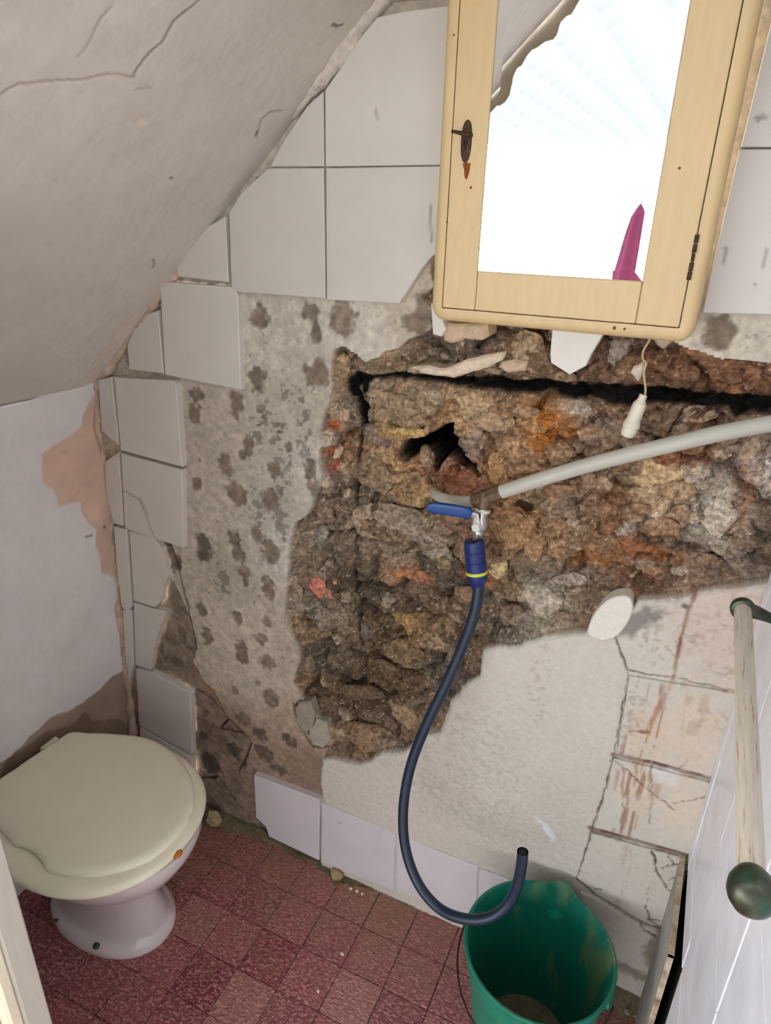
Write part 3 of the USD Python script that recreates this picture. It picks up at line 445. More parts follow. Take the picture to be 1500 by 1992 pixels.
# stones bedded in the rubble
def stone_mesh(seed, sub=3):
    r = np.random.RandomState(seed); m = trimesh.creation.icosphere(sub); v = m.vertices.copy()
    for _ in range(9):
        n = r.normal(size=3); n /= np.linalg.norm(n); d = r.uniform(.62, .92); s = v@n; v -= np.maximum(s-d, 0)[:, None]*n
    v *= (1+.55*(fbm(v*1.6+seed*3.7, 4, seed)-.5)+.12*(noise(v*6+seed, seed)-.5))[:, None]
    return v, m.faces
STONES = [(743, 890, 28, 19, .2, (166, 132, 88)), (820, 897, 17, 22, .1, (150, 120, 92)), (910, 855, 24, 30, .3, (128, 112, 98)), (917, 888, 17, 15, 0, (124, 110, 98)), (752, 790, 78, 32, .1, (140, 118, 88)), (780, 846, 42, 11, -.1, (178, 148, 84)), (735, 856, 42, 20, .2, (104, 96, 86)), (797, 967, 48, 24, -.2, (156, 122, 70)), (717, 933, 42, 30, .3, (136, 112, 84)), (712, 1020, 36, 36, .2, (176, 150, 122)), (777, 1017, 64, 30, .2, (146, 128, 106)), (900, 940, 44, 26, .1, (146, 92, 64)), (968, 915, 24, 34, .3, (168, 126, 66)), (843, 1073, 34, 20, .15, (138, 128, 106)), (980, 1043, 42, 38, .3, (158, 122, 74)), (1033, 1073, 30, 32, 0, (152, 116, 76)), (964, 1103, 19, 23, .1, (202, 178, 112)), (1032, 820, 40, 30, .4, (158, 120, 72)), (933, 800, 70, 32, .1, (162, 134, 96)),
          (620, 1147, 31, 32, .2, (214, 116, 92)), (650, 1215, 34, 32, -.3, (130, 114, 92)), (617, 1050, 12, 20, 0, (140, 130, 114)), (753, 1173, 17, 20, 0, (138, 124, 102)), (783, 1215, 38, 25, .2, (156, 122, 66)), (847, 1257, 23, 19, .2, (150, 124, 96)), (800, 1122, 48, 15, .05, (150, 98, 60)), (717, 1230, 24, 26, 0, (106, 94, 80)), (657, 1290, 26, 20, .2, (120, 106, 78)), (783, 1275, 42, 26, .1, (122, 96, 64)), (713, 1435, 60, 24, -.1, (134, 104, 72)), (783, 1400, 44, 34, .2, (146, 118, 84)), (880, 1290, 20, 26, .2, (116, 104, 88)), (967, 1165, 18, 32, .1, (140, 112, 84)), (1327, 1117, 25, 14, -.1, (148, 130, 108)), (1267, 1120, 20, 14, 0, (142, 92, 66)), (1052, 1165, 44, 44, .2, (158, 146, 126)), (1110, 1128, 36, 17, -.3, (152, 138, 120)), (1268, 930, 58, 32, .05, (196, 162, 110)), (1310, 962, 44, 28, .1, (160, 122, 82)), (1402, 1020, 34, 56, .3, (176, 162, 140)), (1120, 792, 32, 15, 0, (164, 148, 128)), (1358, 813, 38, 18, -.1, (168, 142, 108)), (1467, 885, 26, 36, .1, (162, 138, 108)), (1495, 912, 14, 28, 0, (190, 178, 164)), (1213, 1030, 28, 28, .2, (146, 134, 118)), (1283, 1040, 42, 22, 0, (152, 112, 72)), (1273, 1010, 15, 8, 0, (206, 190, 160)), (1117, 1027, 20, 10, 0, (182, 162, 138)), (1197, 684, 34, 28, 0, (146, 134, 118)), (1027, 676, 32, 34, .1, (170, 144, 108)), (905, 690, 40, 14, .2, (110, 98, 86)), (665, 715, 20, 30, .1, (152, 124, 84)), (1120, 910, 60, 16, -.2, (146, 106, 74)), (1190, 900, 40, 20, -.2, (128, 94, 66)), (1080, 960, 46, 18, -.2, (134, 96, 70)), (1160, 1000, 40, 22, 0, (126, 92, 62)), (1070, 1010, 26, 14, 0, (136, 112, 84)), (1440, 1070, 30, 22, .2, (132, 108, 84)), (1380, 1100, 26, 14, 0, (128, 98, 74)), (860, 1190, 34, 20, .1, (128, 100, 70)), (900, 1160, 20, 18, 0, (140, 106, 72)), (700, 1350, 40, 14, -.2, (104, 84, 60)), (640, 1345, 30, 14, -.4, (112, 92, 66)), (750, 1310, 30, 16, .2, (110, 88, 62)), (830, 1330, 26, 18, .4, (116, 98, 74)), (845, 1420, 22, 18, 0, (132, 104, 76)), (690, 1100, 28, 18, 0, (112, 92, 70)), (755, 1075, 28, 14, .1, (126, 106, 82)), (620, 1000, 24, 18, .2, (136, 116, 94)), (600, 1095, 20, 22, 0, (122, 104, 84)), (662, 800, 13, 24, 0, (176, 150, 116)), (645, 880, 14, 22, 0, (190, 166, 138)), (660, 990, 20, 16, 0, (138, 116, 96)), (1000, 1010, 30, 18, .2, (148, 106, 66)), (1240, 1000, 24, 14, 0, (140, 100, 66)), (1330, 1010, 26, 20, 0, (150, 112, 78)), (1450, 990, 20, 34, .2, (150, 112, 82)), (1420, 730, 40, 20, .1, (124, 84, 56)), (1330, 725, 40, 16, .1, (132, 92, 62)), (1180, 740, 30, 12, 0, (128, 98, 76)), (1090, 735, 30, 10, 0, (140, 112, 82)), (960, 720, 28, 10, 0, (146, 120, 90)), (1010, 795, 40, 16, .1, (150, 122, 88)), (1210, 830, 30, 20, .2, (140, 112, 86)), (1150, 850, 34, 22, 0, (150, 118, 82)), (1090, 880, 30, 14, -.2, (152, 120, 84)), (1230, 1070, 40, 14, 0, (142, 92, 52)), (1160, 1075, 34, 16, .1, (140, 98, 62)), (1090, 1080, 30, 16, 0, (138, 102, 66)), (1180, 1140, 26, 14, .2, (124, 104, 84)), (1000, 1200, 30, 20, .1, (128, 104, 80)), (1090, 1205, 30, 14, 0, (132, 110, 86)), (930, 1230, 22, 20, .2, (110, 92, 72)), (905, 1330, 14, 16, 0, (112, 92, 72)), (600, 1290, 16, 22, 0, (124, 106, 82)), (870, 1010, 30, 18, .2, (142, 108, 72)), (575, 1160, 14, 26, 0, (134, 118, 98))]
for i, (u, v, a, b, an, c) in enumerate(STONES):
    p = on((u, v), 1, .028); ax = abs(on((u+a, v), 1, .028)[0]-p[0]); az = abs(on((u, v+b), 1, .028)[2]-p[2])
    sv, sf = stone_mesh(100+i, 3); d = .5*min(ax, az)+.004
    ca, sa = math.cos(-an), math.sin(-an)
    q = sv*np.array([ax*1.08, d, az*1.08]); q = np.stack([q[:, 0]*ca-q[:, 2]*sa, q[:, 1], q[:, 0]*sa+q[:, 2]*ca], 1)
    ys = float(np.median(wall_sample(Y, p[0]+np.array([0, .5, -.5, 0, 0])*ax, p[2]+np.array([0, 0, 0, .5, -.5])*az))); ys = min(max(ys, .012), .05)
    q += [p[0], ys+.46*d, p[2]]
    cc = lin(c, KR); cc = cc*.8+.2*cc.mean(); loc = wall_sample(COL, q[:, 0], q[:, 2]); mxw = (.75+.5*(fbm(q/.02, 3, i+9)-.5))[:, None].clip(0, 1)
    t = (cc*mxw+loc*(1-mxw))*(1+.9*(fbm(q/.012, 3, i)-.5))[:, None]
    obj('stone', trimesh.Trimesh(q, sf, process=False), M['rubble'], wall, smooth=True, tint=np.clip(t, .01, .9))

# ------------------------------------------------------------------ left wall and sloping ceiling
PROF = np.array([(-1.425, -.01), (-1.414, .199), (-1.371, .874), (-1.356, 1.193), (-1.3545, 1.225)]); CE = np.array([(-1.356, 1.193), (-.69, 1.827), (-.03, 2.455)])
def sheet(prof, y0, y1, dx, flip, amp, seed):
    s = np.r_[0, np.cumsum(np.linalg.norm(np.diff(prof, axis=0), axis=1))]; t = np.arange(0, s[-1]+dx, dx).clip(0, s[-1]); px = np.stack([np.interp(t, s, prof[:, 0]), np.interp(t, s, prof[:, 1])], 1)
    ys = np.arange(y0, y1-1e-9, -dx); tg = np.gradient(px, axis=0); tg /= np.linalg.norm(tg, axis=1)[:, None]; nr = np.stack([tg[:, 1], -tg[:, 0]], 1)
    T, YY = np.meshgrid(t, ys, indexing='ij'); h = amp*(fbm(P3(T, YY, .25, seed), 4, seed)-.5)+amp*.25*(fbm(P3(T, YY, .03, seed), 3, seed+1)-.5)
    return px, nr, T, YY, h
def seg_st(qs, prof):      # pixels -> (distance along the profile, y) on a profile of one straight piece
    a, b = prof; d = (b-a)/np.linalg.norm(b-a); n = np.array([d[1], 0, -d[0]]); out = []
    for q in qs:
        p = onp(q, (a[0], 0, a[1]), n); out.append(((p[0]-a[0])*d[0]+(p[2]-a[1])*d[1], p[1]))
    return np.array(out)
def finish(name, prof, strokes, patches, base, flip, label, amp, seed, seg, off=0.):
    px, nr, T, YY, h = sheet(prof, .012, -.80, .003, flip, amp, seed); C = np.ones(T.shape+(3,))*base
    C *= (1+.16*(fbm(P3(T, YY, .22, seed+7), 4, seed+3)-.5))[..., None]
    m1, m2 = fbm(P3(T, YY, .05), 4, seed+5)-.5, fbm(P3(T, YY, .05, 4), 4, seed+6)-.5
    for poly, c, amt, rg in patches:
        p = seg_st(poly, seg); p[:, 0] += off; s = sdf(p, T+rg*m1, YY+rg*m2, .08); w = amt*sstep(-.002, .004, s)
        C = C*(1-w[..., None])+w[..., None]*lin(c, .8)*(1+.5*m1)[..., None]; h = h-.0012*sstep(-.001, .002, s)
    for l, wd, c in strokes:
        p = seg_st(l, seg); p[:, 0] += off; d = pdist(p, T+.008*m1, YY+.008*m2, .02); am = min(1, .3+wd/.0016); wd = max(wd, .0012); w = am*(1-sstep(wd*.4, wd*2.2, d))[..., None]; h = h-.0016*w[..., 0]; C = C*(1-.8*w)+.8*w*lin(c, .8)
    V = np.stack([px[:, None, 0]+nr[:, None, 0]*h, YY, px[:, None, 1]+nr[:, None, 1]*h], -1).reshape(-1, 3)
    o = struct(name, label, 'ceiling' if name == 'ceiling' else 'wall')
    obj('plaster', (V, grid_faces(*T.shape, flip=flip)), M['ceil'], o, smooth=True, tint=np.clip(C, .01, .95).reshape(-1, 3))
    return o
CEB = lin((206, 199, 189), .9)
finish('ceiling', CE, [([(395, 0), (372, 20), (340, 45), (318, 80), (290, 105), (265, 135), (258, 152)], .0011, (110, 98, 86)), ([(258, 150), (215, 145), (160, 160), (90, 163), (40, 166), (0, 190), (-40, 215)], .0008, (142, 120, 102)), ([(215, 15), (192, 42), (180, 75), (155, 110)], .0006, (158, 140, 124)), ([(650, 50), (658, 55), (668, 52)], .0016, (40, 34, 30)), ([(500, 268), (502, 255), (510, 232), (528, 218), (550, 214)], .0009, (120, 106, 92)), ([(499, 262), (501, 256)], .002, (60, 50, 44)), ([(298, 505), (301, 512), (299, 522)], .0012, (84, 70, 58)), ([(334, 346), (338, 347)], .0015, (110, 90, 76)), ([(262, 175), (300, 170)], .0006, (160, 140, 120)), ([(0, 790), (60, 777), (110, 765), (145, 757)], .0014, (70, 60, 52))],
       [([(180, 755), (205, 705), (245, 655), (270, 610), (262, 600), (225, 650), (190, 700), (160, 745)], (205, 186, 168), .35, .03), ([(268, 243), (266, 236), (272, 230), (283, 230), (289, 238), (284, 246)], (214, 200, 182), .7, .003)], CEB, True, 'sloping cracked plaster ceiling above the toilet', .010, 50, CE[:2])
LWB = lin((228, 223, 220), .9)
seg2 = PROF[2:4]; L1 = np.linalg.norm(PROF[1]-PROF[0])+np.linalg.norm(PROF[2]-PROF[1])
finish('wall_left', PROF, [([(205, 1028), (203, 1026)], .002, (60, 50, 44)), ([(166, 1045), (180, 1042)], .0016, (80, 70, 64)), ([(215, 738), (190, 760), (186, 830), (198, 880)], .003, (178, 142, 116))],
       [([(80, 882), (110, 862), (165, 828), (176, 780), (190, 745), (215, 745), (225, 900), (240, 1000), (248, 1120), (215, 1122), (205, 1112), (195, 1080), (188, 1060), (190, 1035), (165, 1005), (155, 975), (120, 982), (105, 955), (92, 940), (80, 920)], (206, 172, 148), .85, .03),
        ([(262, 1270), (240, 1310), (215, 1330), (165, 1372), (100, 1402), (60, 1432), (20, 1475), (-30, 1500), (-30, 1700), (300, 1700), (300, 1280)], (150, 128, 108), .85, .04), ([(225, 1180), (240, 1280), (262, 1320), (280, 1240), (262, 1120), (240, 1120)], (190, 166, 146), .8, .02), ([(20, 1475), (100, 1420), (170, 1400), (230, 1400), (300, 1430), (300, 1600), (-30, 1600)], (112, 92, 76), .6, .05)],
       LWB, True, 'plain white plaster left wall with peach bare patches', .008, 70, seg2, L1)
# crumbly plaster seam where the tiles meet ceiling and left wall
SEAM = [(-.62, 1.895, .016), (-.69, 1.827, .017), (-.745, 1.776, .016), (-.80, 1.728, .013), (-.835, 1.697, .009), (-.90, 1.64, .008), (-.981, 1.565, .009), (-1.05, 1.492, .009), (-1.12, 1.42, .010), (-1.18, 1.36, .010), (-1.26, 1.28, .010), (-1.318, 1.225, .011), (-1.352, 1.185, .011), (-1.362, 1.06, .008), (-1.367, .95, .007), (-1.371, .874, .008), (-1.38, .72, .008), (-1.386, .6, .009), (-1.39, .47, .010), (-1.396, .35, .012), (-1.402, .25, .012), (-1.412, .1, .012)]
sq = spline(SEAM, 420); k = sq[:, 2]*(1+1.1*(fbm(P3(np.arange(420)*.12, 0*sq[:, 0], 1.), 4, 8)-.5))
t = tube(np.stack([sq[:, 0]-.004, np.full(420, -.004), sq[:, 1]], 1), k, 12); t.vertices += .008*(np.stack([fbm(t.vertices/.012, 3, s) for s in (1, 2, 3)], 1)-.5)
zc = t.vertices[:, 2]; ct = np.where((zc > 1.6)[:, None], lin((216, 206, 194), .88), lin((200, 180, 160), .85))*(1+.8*(fbm(t.vertices/.03, 3, 4)-.5))[:, None]
obj('plaster_seam', t, M['fillet'], wall, smooth=True, tint=np.clip(ct, .02, .9), label='crumbling pale plaster seam between the tiles and the ceiling')
# plaster band above the top tile course
band = slab([(-.70, 1.832), (-.55, 1.832), (.02, 1.835), (.02, 2.44), (-.03, 2.44)], -.016, .02, .004, fine=.02); band.vertices[:, 1] += .006*(fbm(band.vertices/.03, 3, 2)-.5)
obj('plaster_band', band, M['old_plaster'], wall, smooth=False, tint=lin((204, 194, 182), .88))

# ------------------------------------------------------------------ right wall: white tiles, one slab bulging off
wr = struct('wall_right', 'white tiled right wall beside the towel rail')
obj('wall_body', box((.008, -2.2, 0), (.10, .05, 2.5)), M['plain_wall'], wr)
WT = lin((226, 226, 232), .9)
ys = [-.012, -.052, -.246, -.49, -.700, -.916, -1.132]; zs = [.0, .135, .335, .468, .535, .735, .935, 1.135, 1.335, 1.535, 1.735, 1.935]
for a in range(len(ys)-1):
    for b in range(len(zs)-1):
        if zs[b] < .46 and ys[a] > -.2: continue
        g = .0016; m = box((-.006+rnd.uniform(-.0008, .0008), ys[a+1]+g, zs[b]+g), (.010, ys[a]-g, zs[b+1]-g), .0012)
        obj('tile', m, M['tile_white'], wr, tint=WT*rnd.uniform(.97, 1.03))
# the loose board standing in the corner against the right wall
bw = thing('loose_board', 'grey board with pale edges standing against the right wall in the corner', 'board')
BN, BZ = -.222, .462
def prism(q, z0, z1): return trimesh.convex.convex_hull(np.array([(x, y, z) for x, y in q for z in (z0, z1)]))
obj('face_panel', prism([(-.018, -.006), (-.025, BN+.006), (-.017, BN+.006), (-.010, -.006)], .004, BZ-.005), M['board_face'], bw)
obj('top_edge', prism([(-.0185, -.006), (-.0255, BN), (-.0165, BN), (-.0095, -.006)], BZ-.008, BZ), M['board_edge'], bw, label='pale brown top edge')
obj('end_edge', prism([(-.0258, BN), (-.0253, BN+.007), (-.0167, BN+.007), (-.0163, BN)], .004, BZ-.001), M['board_edge'], bw, label='pale near edge')
obj('grout', cat([box((-.003, -1.13, .01), (.009, BN-.030, 1.93)), box((-.003, BN-.031, BZ+.06), (.009, -.004, 1.93))]), mat('grout', lin((216, 208, 196), .95), .9, .2, nscale=60, namp=.1), wr)
obj('gap_shade_box', box((.0005, BN-.022, .0), (.012, -.003, BZ+.004)), M['gap_shade'], wr, label='dark box painted as the shade behind the board')  # solid box in near-black colour, painting the shade of the hollow

# ------------------------------------------------------------------ floor
fl = struct('floor', 'floor of small maroon embossed tiles with dirt along the wall', 'floor')
obj('mortar_bed', box((-1.5, -1.6, -.06), (.10, .14, -.0035)), M['grime'], fl)
PT = .104; DK, MD, LT = lin((104, 42, 49), .56), lin((116, 62, 64), .54), lin((134, 86, 83), .54)
known = {(0, -1): DK, (-1, -1): MD, (-1, -2): DK, (0, -2): LT, (1, -1): MD, (2, -1): LT, (-2, -1): LT, (0, 0): MD, (-1, 0): DK, (-1, 1): MD, (1, 0): MD, (2, 0): MD, (3, 0): DK}
for i in range(-6, 9):
    for j in range(-11, 3):
        x0, y1 = -.842+i*PT, -.213+(j+1)*PT; y0 = y1-PT; x1 = x0+PT
        if y1 > .02: y1 = .02
        if y0 > 0 or x1 > .06: continue
        c = known.get((i, j)) if (i, j) in known else (MD*.55+.45*(DK, MD, MD, LT, LT)[rnd.randrange(5)])
        if j >= 0: c = MD*.8+.2*c
        g = .0008
        z = rnd.uniform(-.0008, .0004)+(.0013 if j >= 0 and i >= 0 else 0)
        obj('floor_tile', box((x0+g, y0+g, -.02), (x1-g, y1-g, z), .0011), M['floor_tile'], fl, tint=c*rnd.uniform(.9, 1.12))
# grime along the foot of the wall
nx = 260; xs = np.linspace(-1.42, .0, nx); prof = [(0, 0), (.3, .15), (.6, .5), (.85, .85), (1, 1.0)]
V = []
for i, x in enumerate(xs):
    w_ = -.012+.05*fbm(np.array([x*9, 2.2, 0]), 3, 3)+.04*math.exp(-((x+.73)/.08)**2)-.012+(.05 if x > -.12 else 0)+(.02 if x < -1.0 else 0); hh_ = .002+.012*fbm(np.array([x*11, 7.2, 0]), 3, 4)+(.03 if x > -.1 else 0)+(.012 if x < -.98 else 0)
    w_ = max(w_, .006)
    for a, b in [(0, 1.), (.15, .8), (.35, .45), (.6, .2), (.85, .08), (1., -.15)]: V.append((x, .004-a*w_-(.008 if a > 0 else 0), b*hh_+.0005))
V = np.array(V); V += .004*(np.stack([fbm(V/.015, 3, s) for s in (1, 2, 3)], 1)-.5)
obj('grime', (V, grid_faces(nx, 6)), M['grime'], fl, smooth=True, label='greenish brown dirt along the wall foot')

# ------------------------------------------------------------------ mirror cabinet
cb = thing('mirror_cabinet', 'cream painted wall cabinet with a mirror door and rusty keyhole', 'cabinet')
CX0, CX1, CZ0, CZ1, YF = -.543, -.178, 1.409, 2.02, -.108
def rrect(x0, x1, z0, z1, r, n=8):
    o = []
    for cx, cz, a0 in ((x1-r, z0+r, -90), (x1-r, z1-r, 0), (x0+r, z1-r, 90), (x0+r, z0+r, 180)):
        for k in range(n+1): a = math.radians(a0+90*k/n); o.append((cx+r*math.cos(a), cz+r*math.sin(a)))
    return np.array(o)
def ring3(p, y): return np.stack([p[:, 0], np.full(len(p), y), p[:, 1]], 1)
R0 = .022; fwid = .0185
lo = [ring3(rrect(CX0, CX1, CZ0, CZ1, R0), -.012), ring3(rrect(CX0, CX1, CZ0, CZ1, R0), YF+.012)]
for a in np.radians([15, 30, 45, 60, 75, 90]):
    d = .012*(1-math.cos(a)); lo.append(ring3(rrect(CX0+d, CX1-d, CZ0+d, CZ1-d, R0-d*.6), YF+.012-.012*math.sin(a)))
lo.append(ring3(rrect(CX0+fwid, CX1-fwid, CZ0+fwid, CZ1-fwid, .002), YF)); lo.append(ring3(rrect(CX0+fwid, CX1-fwid, CZ0+fwid, CZ1-fwid, .002), YF+.02))
obj('body', loft(lo, True, True), M['cream'], cb, smooth=35)
DX0, DX1, DZ0, DZ1 = CX0+fwid+.0012, CX1-fwid-.0012, CZ0+fwid+.0012, CZ1-fwid-.0012
MX0, MX1, MZ0, MZ1 = -.4735, -.2515, 1.482, 1.945; YD = YF-.001
obj('stile', box((DX0, YD, DZ0), (MX0-.0004, YF+.018, DZ1), .0012), M['cream'], cb)
obj('stile', box((MX1+.0004, YD, DZ0), (DX1, YF+.018, DZ1), .0012), M['cream'], cb)
obj('rail', box((MX0+.0002, YD, DZ0), (MX1-.0002, YF+.018, MZ0), .0012), M['cream'], cb)
obj('rail', box((MX0+.0002, YD, MZ1), (MX1-.0002, YF+.018, DZ1), .0012), M['cream'], cb)
bv = .011; mo, mi = rrect(MX0, MX1, MZ0, MZ1, .0005, 1), rrect(MX0+bv, MX1-bv, MZ0+bv, MZ1-bv, .0005, 1)
obj('mirror', loft([ring3(mo, YD+.0018), ring3(mi, YD+.00155)], False, True), M['mirror_glass'], cb, label='bevelled mirror glass')
# keyhole plate with a small turning lever
kc = on((907, 275), 1, YF-.002)
a = np.arange(40)*2*np.pi/40; el = np.stack([.0085*np.cos(a)*(1-.1*np.cos(2*a)), .026*np.sin(a)], 1)
esc = obj('keyhole_plate', loft([ring3(el+[kc[0], kc[2]], YF), ring3(el*.95+[kc[0], kc[2]], YF-.0022), ring3(el*.7+[kc[0], kc[2]], YF-.003)], False, True), M['rusty_iron'], cb, smooth=40, label='rusty oval keyhole plate')
obj('keyhole', cat([lathe([(0, 0), (.0026, 0), (.0026, .0006), (0, .0008)], 16, (kc[0], YF-.003, kc[2]-.001), (0, -1, 0)), box((kc[0]-.0012, YF-.0037, kc[2]-.010), (kc[0]+.0012, YF-.003, kc[2]-.001))]), M['gap_shade'], esc)
p0 = on((912, 262), 1, YF-.006); p1 = on((878, 255), 1, YF-.016)
obj('turn_lever', cat([tube([p0+[0, .006, 0], p0], .0042, 10), tube([p0, (p0*2+p1)/3, p1], [.0032, .0028, .0018], 10)]), M['rusty_iron'], cb, smooth=40, label='small rusty lever')
rp = [(900, 318), (908, 316), (916, 318), (913, 335), (908, 350), (904, 345), (903, 330)]
obj('rust_scar', slab(WP(rp, YD), YD-.0006, YD+.001, .0003), M['rust'], cb, label='orange rust scar under the keyhole')
for q0, q1 in (((1345, 455), (1330, 545)),):
    h0, h1 = on(q0, 1, YF-.003), on(q1, 1, YF-.003); hx = DX1+.0006
    hz = np.linspace(h1[2], h0[2], 6); hg = obj('hinge', cat([tube([(hx, YF-.0025, hz[i]+.0006), (hx, YF-.0025, hz[i+1]-.0006)], 0.0026 if i not in (2,) else .002, 10) for i in range(5)]), M['rusty_iron'], cb, smooth=40, label='rusty knuckle hinge')
for q, r in (((883, 68), 1.2), ((870, 432), 1.2), ((1322, 327), 1.5), ((1065, 612), 2.0), ((1195, 638), 2.2), ((1215, 640), 1.6), ((1180, 618), 1.2), ((916, 365), 1.6)):
    c = on(q, 1, YD); s = lathe([(0, 0), (r*.0011, 0), (r*.0009, .0005), (0, .0006)], 10, (c[0], YD if q[1] < 590 else YF-.0003, c[2]), (0, -1, 0)); obj('paint_chip', s, M['rust'], cb)

# ------------------------------------------------------------------ toilet
tl = thing('toilet', 'white ceramic toilet with a closed cream plastic seat and lid', 'toilet')
TH = np.arange(96)*2*np.pi/96
def egg(cx, cy, xf, xb, ry, z, pw=2.15):
    c, s = np.cos(TH), np.sin(TH); sx = np.sign(c)*np.abs(c)**(2/pw); sy = np.sign(s)*np.abs(s)**(2/pw)
    return np.stack([cx+np.where(c > 0, xf, xb)*sx, cy+ry*sy, np.full(96, z)], 1)
SY = -.358
bowl = loft([egg(-1.19, -.33, .160, .165, .106, .0), egg(-1.19, -.33, .160, .165, .106, .016), egg(-1.19, -.33, .152, .160, .097, .024), egg(-1.185, -.328, .140, .15, .080, .034), egg(-1.19, -.332, .134, .15, .074, .09), egg(-1.195, -.338, .130, .15, .076, .16), egg(-1.19, -.345, .140, .15, .094, .215), egg(-1.175, -.35, .175, .155, .120, .255), egg(-1.16, -.355, .215, .165, .150, .29), egg(-1.15, SY, .226, .18, .166, .325), egg(-1.145, SY, .231, .19, .174, .352), egg(-1.145, SY, .231, .19, .174, .372)], True, True)
obj('bowl', bowl, M['ceramic'], tl, smooth=50)
for q in ((188, 1838), (110, 1788)):
    c = on(q, 2, .026); big_ = q[0] == 188
    obj('bolt', lathe([(0, 0), (.0075 if big_ else .004, 0), (.007 if big_ else .003, .006), (.003, .010), (0, .011)], 12, (c[0], c[1], .022), (.1, -.5, .8)), M['bolt'], tl, label='corroded floor bolt')
obj('outlet', tube([(-1.30, -.34, .16), (-1.36, -.34, .17), (-1.40, -.34, .17)], .05, 20), M['ceramic'], tl, smooth=50)
seat_z = .374
S = (-1.135, SY)
def seatloop(o, z): return egg(S[0], S[1]-.003, .223-o, .236-o, .198-o, z, 2.2)
obj('seat', loft([seatloop(.012, seat_z), seatloop(.003, seat_z+.004), seatloop(0, seat_z+.010), seatloop(.003, seat_z+.017), seatloop(.010, seat_z+.0215), seatloop(.022, seat_z+.0235), seatloop(.045, seat_z+.0225), seatloop(.075, seat_z+.014), seatloop(.082, seat_z+.004), seatloop(.082, seat_z)], False, False), M['seat'], tl, smooth=50)
zl = seat_z+.0225
LID = [(98, 1444), (65, 1466), (33, 1488), (126, 1426), (133, 1422), (175, 1422.5), (250, 1426), (320, 1447), (352, 1475), (372, 1510), (378, 1545), (375, 1568), (368, 1578), (366, 1592), (340, 1625), (300, 1660), (250, 1683), (200, 1695), (150, 1698), (110, 1693), (88, 1686), (80, 1670), (62, 1650), (42, 1640), (28, 1638), (12, 1622), (-8, 1600), (-22, 1570), (-24, 1528), (0, 1510)]
lp = np.array([on(q, 2, zl+.014)[:2] for q in LID]); lp = np.vstack([np.array([lp[0]+(np.roll(lp, -1, 0)[-1]-lp[0])*0])*1., lp[1:]])
cen = np.array([-1.15, SY]); ang = np.arctan2(*(lp-cen).T[::-1]); rad = np.linalg.norm(lp-cen, axis=1); o_ = np.argsort(ang); ang, rad = ang[o_], rad[o_]
from scipy.interpolate import PchipInterpolator
pr = PchipInterpolator(np.r_[ang-2*np.pi, ang, ang+2*np.pi], np.r_[rad, rad, rad])
th = np.linspace(-np.pi, np.pi, 181)[:-1]; rr_ = pr(th)
def lidloop(o, z): return np.stack([cen[0]+np.maximum(rr_-o, .001)*np.cos(th), cen[1]+np.maximum(rr_-o, .001)*np.sin(th), np.full(len(th), z)], 1)
obj('lid', loft([lidloop(.001, zl), lidloop(0, zl+.004), lidloop(.002, zl+.009), lidloop(.007, zl+.0135), lidloop(.016, zl+.016), lidloop(.06, zl+.018), lidloop(.13, zl+.019)], True, True), M['seat'], tl, smooth=40)
for sy in (-.08, .08): obj('hinge', tube([(-1.372, SY+sy-.02, seat_z+.016), (-1.372, SY+sy+.02, seat_z+.016)], .010, 14), M['seat'], tl, smooth=40)
c = on((345, 1660), 2, seat_z+.010); lp2 = seatloop(.0005, seat_z+.010); c = lp2[np.argmin(np.linalg.norm(lp2[:, :2]-c[:2], axis=1))]; v, f = stone_mesh(3, 2)
obj('chip', trimesh.Trimesh(v*[.009, .013, .0075]+c, f, process=False), M['seat_chip'], tl, smooth=True, label='orange worn chip on the seat rim')

# ------------------------------------------------------------------ bucket
bk = thing('bucket', 'green plastic bucket with a wire handle standing in the corner', 'bucket')
BX, BY, BH, BR, BB = -.227, -.190, .305, .138, .098
NB = 96; TB = np.arange(NB)*2*np.pi/NB
sp_ = on((1104, 1704), 2, BH); sa_ = math.atan2(sp_[1]-BY, sp_[0]-BX)
def bl(r, z, spout=0.):
    d = np.angle(np.exp(1j*(TB-sa_))); rr = r+spout*.020*np.exp(-(d/.16)**2)
    return np.stack([BX+rr*np.cos(TB), BY+rr*np.sin(TB), np.full(NB, z)+spout*.003*np.exp(-(d/.16)**2)], 1)
def rad_(z): return BB+(BR-.004-BB)*z/BH
outer = [bl(BB-.006, 0), bl(BB, .004), bl(rad_(.08), .08), bl(rad_(.2), .2, .0), bl(rad_(.245), .245, .15), bl(rad_(.255)+.003, .25, .25), bl(rad_(.27)+.001, .265, .5), bl(rad_(.29), .29, .85), bl(BR+.002, BH-.006, 1), bl(BR+.003, BH-.002, 1), bl(BR, BH, 1)]
inner = [bl(BR, BH, 1), bl(BR-.004, BH-.001, 1), bl(rad_(.28)-.003, .28, .75), bl(rad_(.2)-.003, .2, .0), bl(rad_(.08)-.003, .08), bl(rad_(.035)-.003, .035), bl(rad_(.03)-.008, .028), bl(rad_(.012)-.008, .010)]
obj('body', loft(outer, True, False), M['green'], bk, smooth=50)
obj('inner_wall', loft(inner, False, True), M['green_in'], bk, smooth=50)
ds = [np.stack([BX+r*np.cos(TB), BY+r*np.sin(TB), np.full(NB, z)+(.0015*(fbm(P3(r*np.cos(TB), r*np.sin(TB), .02), 3, 2)-.5))], 1) for r, z in ((rad_(.012)-.0085, .012), (.07, .014), (.04, .0135), (.01, .0135))]
obj('sediment', loft(ds, False, True), M['sludge'], bk, smooth=True, label='dry brown sediment on the bottom')
pl = on((915, 1772), 2, BH-.025); pa = math.atan2(pl[1]-BY, pl[0]-BX)
pv = [np.array([BX+(BR+.004)*math.cos(a_), BY+(BR+.004)*math.sin(a_), BH-.03]) for a_ in (pa, pa+np.pi)]
